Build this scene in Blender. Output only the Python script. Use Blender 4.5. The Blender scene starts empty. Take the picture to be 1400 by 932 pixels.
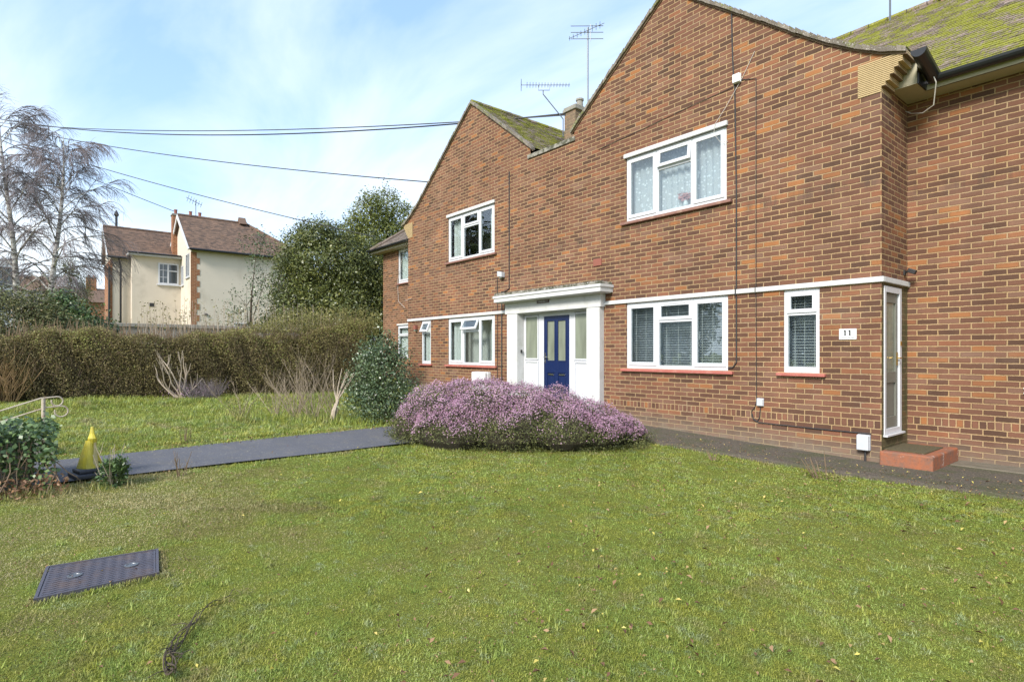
import bpy, bmesh, math, random
import numpy as np
from mathutils import Vector, Matrix, noise as mnoise
R = math.radians
random.seed(7); rng = np.random.default_rng(11)
sc = bpy.context.scene
col = sc.collection
H = 1.453                                   # eye height above the corner of the house

# ------------------------------------------------------------------ node helpers
class NT:
    def __init__(s, mat_or_world):
        s.t = mat_or_world.node_tree; s.n = s.t.nodes; s.l = s.t.links
    def new(s, typ, **kw):
        n = s.n.new(typ)
        for k, v in kw.items(): setattr(n, k, v)
        return n
    def put(s, sock, v):
        if hasattr(v, 'links') or isinstance(v, bpy.types.NodeSocket): s.l.new(v, sock)
        else: sock.default_value = v
    def math(s, op, a, b=0.0, c=0.0, clamp=False):
        n = s.new('ShaderNodeMath', operation=op, use_clamp=clamp)
        for i, v in enumerate((a, b, c)): s.put(n.inputs[i], v)
        return n.outputs[0]
    def mix(s, f, a, b, blend='MIX'):
        n = s.new('ShaderNodeMix', data_type='RGBA', blend_type=blend)
        s.put(n.inputs[0], f); s.put(n.inputs[6], a if not isinstance(a, tuple) else (*a[:3], 1)); s.put(n.inputs[7], b if not isinstance(b, tuple) else (*b[:3], 1))
        return n.outputs[2]
    def mixf(s, f, a, b):
        n = s.new('ShaderNodeMix', data_type='FLOAT'); s.put(n.inputs[0], f); s.put(n.inputs[2], a); s.put(n.inputs[3], b)
        return n.outputs[0]
    def ramp(s, f, stops, interp='LINEAR'):
        n = s.new('ShaderNodeValToRGB'); cr = n.color_ramp; cr.interpolation = interp
        while len(cr.elements) < len(stops): cr.elements.new(0.5)
        for e, (p, c) in zip(cr.elements, stops):
            e.position = p; e.color = (*c, 1) if isinstance(c, tuple) else (c, c, c, 1)
        s.put(n.inputs[0], f); return n.outputs[0]
    def noise(s, vec=None, scale=5, detail=4, rough=.55, dist=0, out=0):
        n = s.new('ShaderNodeTexNoise'); n.inputs['Scale'].default_value = scale; n.inputs['Detail'].default_value = detail
        n.inputs['Roughness'].default_value = rough; n.inputs['Distortion'].default_value = dist
        if vec is not None: s.put(n.inputs['Vector'], vec)
        return n.outputs[out]
    def pos(s): return s.new('ShaderNodeNewGeometry').outputs['Position']
    def sep(s, v):
        n = s.new('ShaderNodeSeparateXYZ'); s.put(n.inputs[0], v); return n.outputs
    def comb(s, x=0., y=0., z=0.):
        n = s.new('ShaderNodeCombineXYZ'); s.put(n.inputs[0], x); s.put(n.inputs[1], y); s.put(n.inputs[2], z); return n.outputs[0]
    def scale(s, v, k):
        n = s.new('ShaderNodeVectorMath', operation='MULTIPLY'); s.put(n.inputs[0], v); n.inputs[1].default_value = k; return n.outputs[0]
    def attr(s, name): return s.new('ShaderNodeAttribute', attribute_name=name).outputs['Fac']
    def bump(s, h, strength=.3, dist=.01, normal=None):
        n = s.new('ShaderNodeBump'); n.inputs['Strength'].default_value = strength; n.inputs['Distance'].default_value = dist
        s.put(n.inputs['Height'], h)
        if normal is not None: s.put(n.inputs['Normal'], normal)
        return n.outputs[0]
def mat(name, fn=None, color=(.5, .5, .5), rough=.6, metal=0., spec=.5):
    m = bpy.data.materials.new(name); m.use_nodes = True
    t = NT(m); b = t.n['Principled BSDF']
    b.inputs['Roughness'].default_value = rough; b.inputs['Metallic'].default_value = metal
    b.inputs['Specular IOR Level'].default_value = spec
    b.inputs['Base Color'].default_value = (*color, 1)
    if fn: fn(t, b)
    return m
def worn(c, amt=.25, sc_=6., rough=.6, bump=.15, dist=.004, metal=0., dirt=None):
    """plain material broken up by two noises: slight tone changes and some dirt"""
    def fn(t, b):
        p = t.pos(); n = t.noise(p, sc_, 6, .6); n2 = t.noise(p, sc_*9, 3, .6)
        lo = tuple(x*(1-amt) for x in c); hi = tuple(min(1, x*(1+amt*.5)) for x in c)
        cc = t.mix(n, lo, hi)
        if dirt:
            f = t.math('MULTIPLY', t.ramp(t.noise(p, sc_*.7, 8, .7), [(.52, 0.), (.72, 1.)]), dirt[1])
            cc = t.mix(f, cc, dirt[0])
        t.put(b.inputs['Base Color'], cc)
        t.put(b.inputs['Normal'], t.bump(n2, bump, dist))
    return fn

# ------------------------------------------------------------------ mesh builder
class MB:
    def __init__(s): s.v = []; s.f = []; s.m = []; s.t = []; s.mi = 0; s.ti = .5
    def face(s, pts):
        k = len(s.v); s.v += [tuple(p) for p in pts]; s.f.append(tuple(range(k, k+len(pts)))); s.m.append(s.mi); s.t.append(s.ti)
    def add(s, V, F):
        k = len(s.v); s.v += [tuple(p) for p in V]
        for f in F: s.f.append(tuple(i+k for i in f)); s.m.append(s.mi); s.t.append(s.ti)
    def box(s, x0, x1, y0, y1, z0, z1, M=None):
        V = [Vector((x, y, z)) for x in (x0, x1) for y in (y0, y1) for z in (z0, z1)]
        if M: V = [M @ p for p in V]
        s.add(V, [(0, 1, 3, 2), (4, 6, 7, 5), (0, 4, 5, 1), (2, 3, 7, 6), (0, 2, 6, 4), (1, 5, 7, 3)]); return s
    def ring(s, x0, x1, z0, z1, w, y0, y1, M=None, wt=None, wb=None):
        """a rectangular frame in the XZ plane"""
        wt = w if wt is None else wt; wb = w if wb is None else wb
        s.box(x0, x0+w, y0, y1, z0, z1, M); s.box(x1-w, x1, y0, y1, z0, z1, M)
        s.box(x0+w, x1-w, y0, y1, z0, z0+wb, M); s.box(x0+w, x1-w, y0, y1, z1-wt, z1, M); return s
    def prism(s, poly, y0, y1, M=None):
        """polygon in XZ (ccw seen from -Y) extruded from y0 to y1"""
        n = len(poly)
        V = [Vector((x, y0, z)) for x, z in poly]+[Vector((x, y1, z)) for x, z in poly]
        if M: V = [M @ p for p in V]
        s.add(V, [tuple(range(n)), tuple(range(2*n-1, n-1, -1))]+[(i, i+n, (i+1) % n+n, (i+1) % n) for i in range(n)]); return s
    def tube(s, pts, r, n=6, cap=True):
        pts = [Vector(p) for p in pts]
        rs = r if isinstance(r, (list, tuple)) else [r]*len(pts)
        k = len(s.v); m = len(pts)
        up = None
        for i, p in enumerate(pts):
            d = (pts[min(i+1, m-1)]-pts[max(i-1, 0)])
            if d.length < 1e-9: d = Vector((0, 0, 1))
            d.normalize()
            if up is None:
                up = d.orthogonal().normalized()
            up = (up-d*up.dot(d))
            if up.length < 1e-6: up = d.orthogonal()
            up.normalize(); w = d.cross(up)
            for j in range(n):
                a = 2*math.pi*j/n; q = p+(up*math.cos(a)+w*math.sin(a))*rs[i]; s.v.append((q.x, q.y, q.z))
        for i in range(m-1):
            for j in range(n):
                s.f.append((k+i*n+j, k+i*n+(j+1) % n, k+(i+1)*n+(j+1) % n, k+(i+1)*n+j)); s.m.append(s.mi); s.t.append(s.ti)
        if cap:
            s.f.append(tuple(k+j for j in range(n-1, -1, -1))); s.m.append(s.mi); s.t.append(s.ti)
            s.f.append(tuple(k+(m-1)*n+j for j in range(n))); s.m.append(s.mi); s.t.append(s.ti)
        return s
    def lathe(s, prof, c=(0, 0, 0), n=16):
        k = len(s.v)
        for r, z in prof:
            for j in range(n):
                a = 2*math.pi*j/n; s.v.append((c[0]+r*math.cos(a), c[1]+r*math.sin(a), c[2]+z))
        for i in range(len(prof)-1):
            for j in range(n):
                s.f.append((k+i*n+j, k+i*n+(j+1) % n, k+(i+1)*n+(j+1) % n, k+(i+1)*n+j)); s.m.append(s.mi); s.t.append(s.ti)
        s.f.append(tuple(k+j for j in range(n-1, -1, -1))); s.f.append(tuple(k+(len(prof)-1)*n+j for j in range(n)))
        s.m += [s.mi]*2; s.t += [s.ti]*2
        return s
    def build(s, name, mats, parent=None, org=None, bevel=0, smooth=False, label=None):
        me = bpy.data.meshes.new(name)
        o0 = Vector(org) if org is not None else (Vector(parent.get('_o', (0, 0, 0))) if parent else Vector((0, 0, 0)))
        me.from_pydata([(x-o0.x, y-o0.y, z-o0.z) for x, y, z in s.v], [], s.f)
        if not isinstance(mats, (list, tuple)): mats = [mats]
        for m in mats: me.materials.append(m)
        me.polygons.foreach_set('material_index', s.m)
        a = me.attributes.new('tint', 'FLOAT', 'FACE'); a.data.foreach_set('value', s.t)
        if smooth: me.polygons.foreach_set('use_smooth', [True]*len(s.f))
        me.update()
        o = bpy.data.objects.new(name, me); col.objects.link(o)
        if parent: o.parent = parent
        elif org is not None: o.location = org
        o['_o'] = tuple(o0)
        if label: o['label'] = label
        if bevel:
            bm = bmesh.new(); bm.from_mesh(me)
            bmesh.ops.remove_doubles(bm, verts=bm.verts, dist=1e-5) if False else None
            bm.to_mesh(me); bm.free()
            md = o.modifiers.new('bevel', 'BEVEL'); md.width = bevel; md.segments = 2; md.limit_method = 'ANGLE'
        return o
def tag(o, label=None, cat=None, group=None, kind=None):
    if label: o['label'] = label
    if cat: o['category'] = cat
    if group: o['group'] = group
    if kind: o['kind'] = kind
    return o
def thing(name, label, cat, loc=(0, 0, 0), group=None):
    o = bpy.data.objects.new(name, None); col.objects.link(o); o.location = loc; o['_o'] = tuple(loc)
    o.empty_display_size = .2
    return tag(o, label, cat, group)
def raw(name, V, F, mats, parent=None, tint=None, org=None, tint_domain='FACE', label=None):
    """numpy mesh: V (n,3), F (m,3|4)"""
    o0 = np.array(org if org is not None else (parent.get('_o', (0, 0, 0)) if parent else (0, 0, 0)), float)
    me = bpy.data.meshes.new(name); n, m, k = len(V), len(F), F.shape[1]
    me.vertices.add(n); me.vertices.foreach_set('co', (V-o0).astype(np.float32).ravel())
    me.loops.add(m*k); me.loops.foreach_set('vertex_index', F.astype(np.int32).ravel())
    me.polygons.add(m); me.polygons.foreach_set('loop_start', np.arange(0, m*k, k, dtype=np.int32)); me.polygons.foreach_set('loop_total', np.full(m, k, np.int32))
    if tint is not None:
        a = me.attributes.new('tint', 'FLOAT', 'FACE'); a.data.foreach_set('value', np.asarray(tint, np.float32))
    if not isinstance(mats, (list, tuple)): mats = [mats]
    for mm in mats: me.materials.append(mm)
    me.update(calc_edges=True)
    o = bpy.data.objects.new(name, me); col.objects.link(o)
    if parent: o.parent = parent
    elif org is not None: o.location = org
    o['_o'] = tuple(float(x) for x in o0)
    if label: o['label'] = label
    return o
def unit(a): return a/np.maximum(np.linalg.norm(a, axis=-1, keepdims=True), 1e-9)
def leaf_geo(P, size, aspect=.5, up=.3, fold=.25, outward=None):
    """a folded diamond of two triangles-pairs at every point of P; size (n,)"""
    n = len(P); size = np.broadcast_to(size, (n,))
    nrm = rng.normal(size=(n, 3)); nrm[:, 2] += up*2
    if outward is not None: nrm += outward*1.2
    nrm = unit(nrm); d = unit(np.cross(nrm, rng.normal(size=(n, 3)))); w = np.cross(nrm, d)
    L = size[:, None]; W = L*aspect*.5
    a = P-d*L*.5; b = P+w*W+nrm*W*fold-d*L*.05; c = P+d*L*.5; e = P-w*W+nrm*W*fold-d*L*.05
    V = np.stack([a, b, c, e], 1).reshape(-1, 3); i = np.arange(n)*4
    F = np.stack([i, i+1, i+2, i+3], 1)
    return V, F
def leaves(name, P, size, m, parent, tint=None, **kw):
    V, F = leaf_geo(P, size, **kw)
    if tint is None: tint = rng.random(len(P))
    return raw(name, V, F, m, parent, tint)
def clump_points(clumps, ncl, per, spread, shell=.12, seed=None, lo=None):
    """leaf positions in small sprays near the surface of a union of ellipsoids; returns points, outward, per-spray tint"""
    vol = np.array([c[1][0]*c[1][1]+c[1][1]*c[1][2]+c[1][0]*c[1][2] for c in clumps]); vol = vol/vol.sum()
    idx = rng.choice(len(clumps), ncl, p=vol)
    C = np.array([clumps[i][0] for i in idx]); Rr = np.array([clumps[i][1] for i in idx])
    d = unit(rng.normal(size=(ncl, 3))); rad = 1-np.abs(rng.normal(0, shell, ncl))+rng.normal(0, .075, ncl)
    deep = rng.random(ncl) < .18; rad[deep] *= rng.uniform(.3, .9, deep.sum())
    Q = C+d*Rr*rad[:, None]
    if lo is not None: 
        k = Q[:, 2] > lo; Q, d = Q[k], d[k]
    n = len(Q)
    t = rng.random(n)
    P = np.repeat(Q, per, 0)+rng.normal(0, 1, (n*per, 3))*spread
    return P, np.repeat(d, per, 0), np.clip(np.repeat(t, per)*.6+rng.random(n*per)*.4, 0, 1)

# ------------------------------------------------------------------ ground height
GX = [-400, -60, -20, -14.4, -8.8, -6.4, -2.7, 20, 400]; GZ = [1.2, .8, .64, .483, .215, .12, 0, -.05, -.05]
def gz(u): return np.interp(u, GX, GZ)

# ------------------------------------------------------------------ materials
def brick_fn(mode='house'):
    def fn(t, b):
        p = t.pos(); g = t.new('ShaderNodeNewGeometry'); nx = t.sep(g.outputs['True Normal'])
        wob = t.noise(p, 9, 2, .5, out=1); w = t.sep(wob)
        x, y, z = t.sep(p)
        isx = t.math('GREATER_THAN', t.math('ABSOLUTE', nx[0]), .5)
        U = t.mixf(isx, t.math('ADD', x, 2.714+.0055), t.math('SUBTRACT', y, 8.44))
        U = t.math('ADD', U, t.math('MULTIPLY', t.math('SUBTRACT', w[0], .5), .010))
        V = t.math('ADD', z, t.math('MULTIPLY', t.math('SUBTRACT', w[1], .5), .010))
        BW, CH, MO = (.2415, .075, .0120)
        isr = t.math('MULTIPLY', t.math('GREATER_THAN', V, .459), t.math('LESS_THAN', V, .566))
        hi = t.math('GREATER_THAN', V, .5)
        if mode != 'house': isr = 0.0; hi = 0.0
        vbase = t.mixf(hi, .459, .566)
        rowf = t.math('DIVIDE', t.math('SUBTRACT', V, vbase), CH)
        row = t.math('FLOOR', rowf)
        fv = t.math('SUBTRACT', rowf, row)
        odd = t.math('MULTIPLY', t.math('FLOORED_MODULO', row, 2.0), .5)
        uu = t.math('ADD', t.math('DIVIDE', U, BW), odd)
        uu = t.mixf(isr, uu, t.math('DIVIDE', U, .0805))
        fv = t.mixf(isr, fv, t.math('DIVIDE', t.math('SUBTRACT', V, .459), .107))
        row = t.mixf(isr, row, 77.3)
        idx = t.math('FLOOR', uu); fu = t.math('SUBTRACT', uu, idx)
        wU = t.mixf(isr, BW, .0805); hV = t.mixf(isr, CH, .107)
        # distance in metres to the nearest brick edge
        du = t.math('MULTIPLY', t.math('SUBTRACT', .5, t.math('ABSOLUTE', t.math('SUBTRACT', fu, .5))), wU)
        dv = t.math('MULTIPLY', t.math('SUBTRACT', .5, t.math('ABSOLUTE', t.math('SUBTRACT', fv, .5))), hV)
        d = t.math('MINIMUM', du, dv)
        edge = t.math('ADD', MO*.5, t.math('MULTIPLY', t.math('SUBTRACT', t.noise(p, 60, 2, .6), .5), .008))
        isb = t.math('DIVIDE', t.math('SUBTRACT', d, edge), .0022, clamp=True)
        wn = t.new('ShaderNodeTexWhiteNoise', noise_dimensions='3D'); t.put(wn.inputs['Vector'], t.comb(idx, row, isx))
        r1 = wn.outputs['Value']; rc = t.sep(wn.outputs['Color'])
        stops = [(0., (.048, .027, .019)), (.18, (.080, .039, .027)), (.36, (.120, .056, .037)), (.54, (.155, .070, .044)),
                 (.68, (.185, .080, .049)), (.80, (.175, .100, .070)), (.89, (.225, .088, .047)), (.95, (.27, .112, .045)), (1., (.36, .145, .045))]
        bc = t.ramp(r1, stops)
        # within each brick: crease marks and a darker, kiss-marked middle or rim
        nb = t.noise(t.scale(p, (14, 14, 60)), 1.6, 5, .65)
        bc = t.mix(t.math('MULTIPLY', nb, .6), bc, t.mix(.4, bc, (.34, .19, .12)), 'MIX')
        rim = t.math('SUBTRACT', 1.0, t.math('DIVIDE', t.math('SUBTRACT', d, edge), .012, clamp=True))
        bc = t.mix(t.math('MULTIPLY', rim, t.math('MULTIPLY', rc[1], .9)), bc, (.055, .032, .022))
        big = t.noise(p, .55, 4, .6)
        bc = t.mix(t.ramp(big, [(.35, 0.), (.7, .28)]), bc, (.21, .105, .065))
        sp = t.math('MULTIPLY', t.ramp(t.noise(p, 75, 3, .7), [(.64, 0.), (.72, 1.)]), t.math('MULTIPLY', rc[2], .35))
        bc = t.mix(sp, bc, (.5, .42, .34))
        mc = t.mix(t.noise(p, 30, 4, .7), (.31, .21, .11), (.49, .34, .18))
        mc = t.mix(t.ramp(t.noise(p, 3, 4, .6), [(.5, 0.), (.75, .5)]), mc, (.36, .29, .21))
        c = t.mix(isb, mc, bc)
        tone = t.math('ADD', t.math('MULTIPLY', t.noise(p, .9, 5, .65), .7), t.math('MULTIPLY', t.noise(t.scale(p, (2.5, 2.5, .5)), 1.6, 4, .6), .5))
        c = t.mix(t.ramp(tone, [(.42, 0.), (.75, .55)]), c, t.mix(1., c, (.62, .55, .50), 'MULTIPLY'))
        c = t.mix(t.ramp(tone, [(.40, .35), (.55, 0.)]), c, t.mix(1., c, (1.35, 1.12, .95), 'MULTIPLY'))
        if mode == 'house':
            st_ = t.math('MULTIPLY', t.ramp(t.math('ABSOLUTE', t.math('SUBTRACT', z, 3.70)), [(.0, 1.), (.16, 0.)]), t.ramp(t.noise(t.scale(p, (4, 4, .4)), 2.0, 3, .6), [(.45, 0.), (.65, .55)]))
            c = t.mix(st_, c, (.07, .05, .04))
        if mode == 'house':
            # old splash and algae on the plinth courses and on the pier beside the door
            low = t.math('MULTIPLY', t.math('SUBTRACT', 1.0, t.math('DIVIDE', t.math('SUBTRACT', z, t.math('MULTIPLY', t.math('ADD', x, 2.7), -.034)), .34, clamp=True)), t.ramp(t.noise(p, 5, 5, .6), [(.25, .35), (.6, 1.)]))
            c = t.mix(t.math('MULTIPLY', low, .85), c, (.19, .16, .12))
            pier = t.math('MULTIPLY', isx, t.math('LESS_THAN', t.math('ABSOLUTE', t.math('ADD', x, 2.714)), .05))
            pier = t.math('MULTIPLY', pier, t.math('LESS_THAN', z, 2.45))
            pier = t.math('MULTIPLY', pier, t.ramp(t.noise(p, 7, 4, .6), [(.3, .35), (.6, .85)]))
            c = t.mix(pier, c, (.075, .08, .03))
            # efflorescence patches
            eff = t.math('MULTIPLY', t.ramp(t.noise(t.scale(p, (.35, .35, 1.)), 2.2, 6, .62), [(.56, 0.), (.75, .2)]), 1.0)
            c = t.mix(eff, c, (.30, .22, .17))
        else:
            c = t.mix(.55, c, (.2, .17, .12))
        t.put(b.inputs['Base Color'], c)
        b.inputs['Roughness'].default_value = .88; b.inputs['Specular IOR Level'].default_value = .25
        h = t.math('ADD', t.math('MULTIPLY', isb, 1.0), t.math('MULTIPLY', t.noise(p, 110, 3, .7), .35))
        t.put(b.inputs['Normal'], t.bump(h, .75, .006))
    return fn
M = {}
M['brick'] = mat('red_brown_brick', brick_fn())
M['brick_grey'] = mat('chimney_brick', brick_fn('chimney'))
M['upvc'] = mat('white_upvc', worn((.60, .61, .63), .08, 4, bump=.03), rough=.3)
M['white'] = mat('white_masonry_paint', worn((.58, .58, .565), .14, 5, bump=.3, dirt=((.36, .36, .31), .55)), rough=.75)
M['sill'] = mat('red_painted_sill', worn((.42, .13, .10), .25, 9, bump=.2, dirt=((.5, .3, .24), .6)), rough=.6)
M['sill_old'] = mat('weathered_brown_sill', worn((.24, .12, .09), .35, 12, bump=.3, dirt=((.4, .28, .2), .6)), rough=.8)
M['blue'] = mat('blue_door_paint', worn((.009, .020, .080), .15, 3, bump=.05), rough=.28)
M['soffit'] = mat('cream_soffit', worn((.42, .38, .27), .1, 3), rough=.7)
M['gutter'] = mat('black_plastic_gutter', worn((.018, .019, .022), .3, 8), rough=.3)
M['chrome'] = mat('polished_metal', color=(.7, .7, .7), rough=.25, metal=1.)
M['brass'] = mat('brass', color=(.6, .4, .12), rough=.3, metal=1.)
M['galv'] = mat('dull_aluminium', worn((.18, .19, .2), .3, 20), rough=.45, metal=.6)
M['cable'] = mat('dark_cable', color=(.03, .028, .028), rough=.6)
M['cable_w'] = mat('pale_cable', color=(.5, .47, .42), rough=.5)
M['plastic'] = mat('grey_plastic', worn((.50, .52, .54), .12, 10), rough=.4)
M['plastic_w'] = mat('white_plastic', worn((.74, .75, .74), .1, 10), rough=.4)
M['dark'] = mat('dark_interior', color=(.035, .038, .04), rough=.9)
M['mid_in'] = mat('room_interior', color=(.55, .53, .48), rough=.9)
M['blind'] = mat('venetian_slats', color=(.80, .80, .78), rough=.5)
M['concrete'] = mat('lichened_concrete', worn((.30, .28, .24), .35, 9, bump=.5, dist=.01, dirt=((.13, .14, .09), .8)), rough=.9)
def f_moss_conc(t, b):
    p = t.pos(); n = t.noise(p, 22, 6, .7); n2 = t.noise(p, 9, 4, .6)
    c = t.mix(t.ramp(n2, [(.4, 0.), (.6, 1.)]), (.28, .26, .22), (.075, .075, .045))
    c = t.mix(t.ramp(n, [(.6, 0.), (.68, 1.)]), c, (.62, .62, .58))
    t.put(b.inputs['Base Color'], c); t.put(b.inputs['Normal'], t.bump(n, .8, .02)); b.inputs['Roughness'].default_value = .95
M['moss_conc'] = mat('mossy_canopy_top', f_moss_conc)
def tile_fn(moss=.6, base=((.075, .058, .048), (.17, .13, .11)), mossc=((.13, .165, .025), (.26, .29, .05)), lich=.3, msc=3.):
    def fn(t, b):
        p = t.pos(); a = t.attr('tint')
        c = t.mix(a, base[0], base[1]); c = t.mix(t.math('MULTIPLY', t.noise(p, 35, 4, .7), .5), c, (.24, .2, .17))
        mm = t.math('ADD', t.math('MULTIPLY', t.noise(p, msc, 5, .6), .5), t.math('MULTIPLY', t.noise(p, 26, 4, .7), .5))
        lo = .62-.26*moss
        mf = t.ramp(mm, [(lo, 0.), (lo+.06, 1.)])
        mc = t.mix(t.noise(p, 16, 4, .6), mossc[0], mossc[1])
        c = t.mix(t.math('MULTIPLY', mf, min(1., moss*1.6)), c, mc)
        c = t.mix(t.math('MULTIPLY', t.ramp(t.noise(p, 48, 3, .7), [(.62, 0.), (.66, 1.)]), lich), c, (.62, .6, .54))
        t.put(b.inputs['Base Color'], c); b.inputs['Roughness'].default_value = .95; b.inputs['Specular IOR Level'].default_value = .2
        t.put(b.inputs['Normal'], t.bump(t.math('ADD', t.noise(p, 70, 4, .7), t.math('MULTIPLY', mf, .8)), .8, .012))
    return fn
M['tile'] = mat('mossy_roof_tile', tile_fn(.64, base=((.11, .08, .07), (.34, .26, .22)), mossc=((.11, .12, .018), (.34, .33, .05)), lich=.3, msc=2.6))
M['tile_plain'] = mat('brown_roof_tile', tile_fn(.25, lich=.35))
M['verge'] = mat('lichen_spotted_verge', tile_fn(.35, base=((.10, .085, .065), (.24, .21, .17)), lich=1.))
M['tile_red'] = mat('dark_red_roof_tile', tile_fn(.12, base=((.055, .032, .022), (.21, .12, .075)), mossc=((.16, .12, .03), (.26, .18, .05)), lich=.0, msc=.9))
M['creasing'] = mat('buff_mortar', worn((.50, .37, .19), .25, 25, bump=.5), rough=.9)
M['creasing_d'] = mat('creasing_tile', worn((.20, .13, .08), .3, 25, bump=.5), rough=.9)
def f_glass(t, b):
    out = t.n['Material Output']; t.n.remove(b)
    ge = t.new('ShaderNodeNewGeometry'); dt = t.new('ShaderNodeVectorMath', operation='DOT_PRODUCT'); t.l.new(ge.outputs['Normal'], dt.inputs[0]); t.l.new(ge.outputs['Incoming'], dt.inputs[1])
    fr_ = t.math('POWER', t.math('SUBTRACT', 1.0, t.math('ABSOLUTE', dt.outputs['Value']), clamp=True), 5.0)
    nz = t.noise(t.pos(), 1.3, 2, .5)
    bp = t.bump(nz, .06, .05)
    gl = t.new('ShaderNodeBsdfGlossy'); gl.inputs['Roughness'].default_value = .01; gl.inputs['Color'].default_value = (.95, .97, 1, 1); t.put(gl.inputs['Normal'], bp)
    tr = t.new('ShaderNodeBsdfTransparent'); tr.inputs['Color'].default_value = (.86, .9, .9, 1)
    mx = t.new('ShaderNodeMixShader')
    t.put(mx.inputs[0], t.math('MULTIPLY_ADD', fr_, .9, .10, clamp=True)); t.l.new(tr.outputs[0], mx.inputs[1]); t.l.new(gl.outputs[0], mx.inputs[2])
    t.l.new(mx.outputs[0], out.inputs[0])
M['glass'] = mat('window_glass', f_glass)
def f_frost(t, b):
    p = t.pos(); b.inputs['Base Color'].default_value = (.20, .22, .16, 1); b.inputs['Roughness'].default_value = .15
    c = t.mix(t.noise(t.scale(p, (3, 3, .7)), 2.0, 2, .5), (.09, .10, .075), (.30, .33, .25)); t.put(b.inputs['Base Color'], c)
    t.put(b.inputs['Normal'], t.bump(t.noise(p, 90, 2, .5), .3, .003))
M['frost'] = mat('obscured_glass', f_frost)
def f_lace(t, b):
    out = t.n['Material Output']; p = t.pos()
    b.inputs['Base Color'].default_value = (.75, .76, .78, 1); b.inputs['Roughness'].default_value = .9
    v = t.new('ShaderNodeTexVoronoi'); v.inputs['Scale'].default_value = 16; t.put(v.inputs['Vector'], p)
    f = t.ramp(v.outputs['Distance'], [(.22, .95), (.36, .58)])
    tr = t.new('ShaderNodeBsdfTransparent'); mx = t.new('ShaderNodeMixShader')
    t.put(mx.inputs[0], f); t.l.new(tr.outputs[0], mx.inputs[1]); t.l.new(b.outputs[0], mx.inputs[2]); t.l.new(mx.outputs[0], out.inputs[0])
M['lace'] = mat('lace_curtain_cloth', f_lace)
M['dim'] = mat('dim_blue_room', color=(.34, .37, .43), rough=.9)
M['curtain'] = mat('plain_curtain', color=(.72, .72, .68), rough=.9)
def f_ground(t, b):
    p = t.pos(); x, y, z = t.sep(p)
    n1 = t.noise(p, .7, 5, .6); n2 = t.noise(p, 14, 5, .7); n3 = t.noise(p, 90, 3, .7)
    g = t.mix(n2, (.10, .12, .02), (.26, .30, .05)); g = t.mix(t.ramp(n1, [(.4, 0.), (.7, .6)]), g, (.20, .19, .05))
    g = t.mix(t.ramp(n3, [(.5, 0.), (.7, .6)]), g, (.10, .085, .04))
    t.put(b.inputs['Base Color'], g); b.inputs['Roughness'].default_value = 1.; b.inputs['Specular IOR Level'].default_value = .1
    t.put(b.inputs['Normal'], t.bump(t.math('ADD', n3, n2), .8, .03))
def f_grass(t, b):
    a = t.attr('tint'); p = t.pos()
    n0 = t.noise(p, 2.4, 5, .65); n1 = t.noise(t.scale(p, (1, 1, 1)), 5.5, 4, .65, .6); n2 = t.noise(p, 1.1, 3, .5)
    g = t.ramp(a, [(0., (.10, .15, .03)), (.35, (.24, .33, .065)), (.7, (.38, .48, .125)), (1., (.58, .62, .28))])
    y = t.ramp(a, [(0., (.15, .15, .022)), (.5, (.38, .38, .055)), (1., (.60, .56, .17))])
    h = t.ramp(a, [(0., (.13, .17, .10)), (.5, (.30, .37, .22)), (1., (.56, .62, .42))])
    d = t.ramp(a, [(0., (.11, .08, .045)), (.5, (.34, .26, .14)), (1., (.62, .52, .33))])
    c = t.mix(t.ramp(n1, [(.45, 0.), (.58, .85)]), g, y)
    pz_ = t.noise(p, 1.7, 4, .6, .3)
    c = t.mix(t.ramp(pz_, [(.36, .55), (.50, 0.)]), c, t.mix(1., c, (.62, .70, .60), 'MULTIPLY')); c = t.mix(t.ramp(pz_, [(.52, 0.), (.66, .6)]), c, t.mix(1., c, (1.35, 1.25, 1.3), 'MULTIPLY'))
    c = t.mix(t.ramp(t.noise(p, 7.5, 3, .6), [(.54, 0.), (.66, .75)]), c, h)
    x, y_, z = t.sep(p)
    near = t.math('MULTIPLY', t.math('MULTIPLY', t.math('SUBTRACT', -3.3, x), .45, clamp=True), t.math('MULTIPLY', t.math('SUBTRACT', 2.4, y_), .8, clamp=True))
    near = t.math('MULTIPLY', near, t.math('GREATER_THAN', x, -7.4))
    dn = t.math('ADD', n0, t.math('MULTIPLY', near, .22))
    c = t.mix(t.ramp(dn, [(.53, 0.), (.68, .8)]), c, d)
    hu = t.math('MULTIPLY', t.math('ADD', n2, -.5), .9); c = t.mix(t.math('ADD', .35, hu, clamp=True), c, t.mix(.5, c, (.30, .32, .07)))
    t.put(b.inputs['Base Color'], c)
    tl = t.new('ShaderNodeBsdfTranslucent'); t.put(tl.inputs['Color'], c); mx = t.new('ShaderNodeMixShader'); mx.inputs[0].default_value = .35
    out = t.n['Material Output']; t.l.new(b.outputs[0], mx.inputs[1]); t.l.new(tl.outputs[0], mx.inputs[2]); t.l.new(mx.outputs[0], out.inputs[0])
M['turf'] = mat('lawn_grass_blades', f_grass, rough=.6, spec=.25)
M['ground'] = mat('lawn_soil', f_ground)
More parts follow.
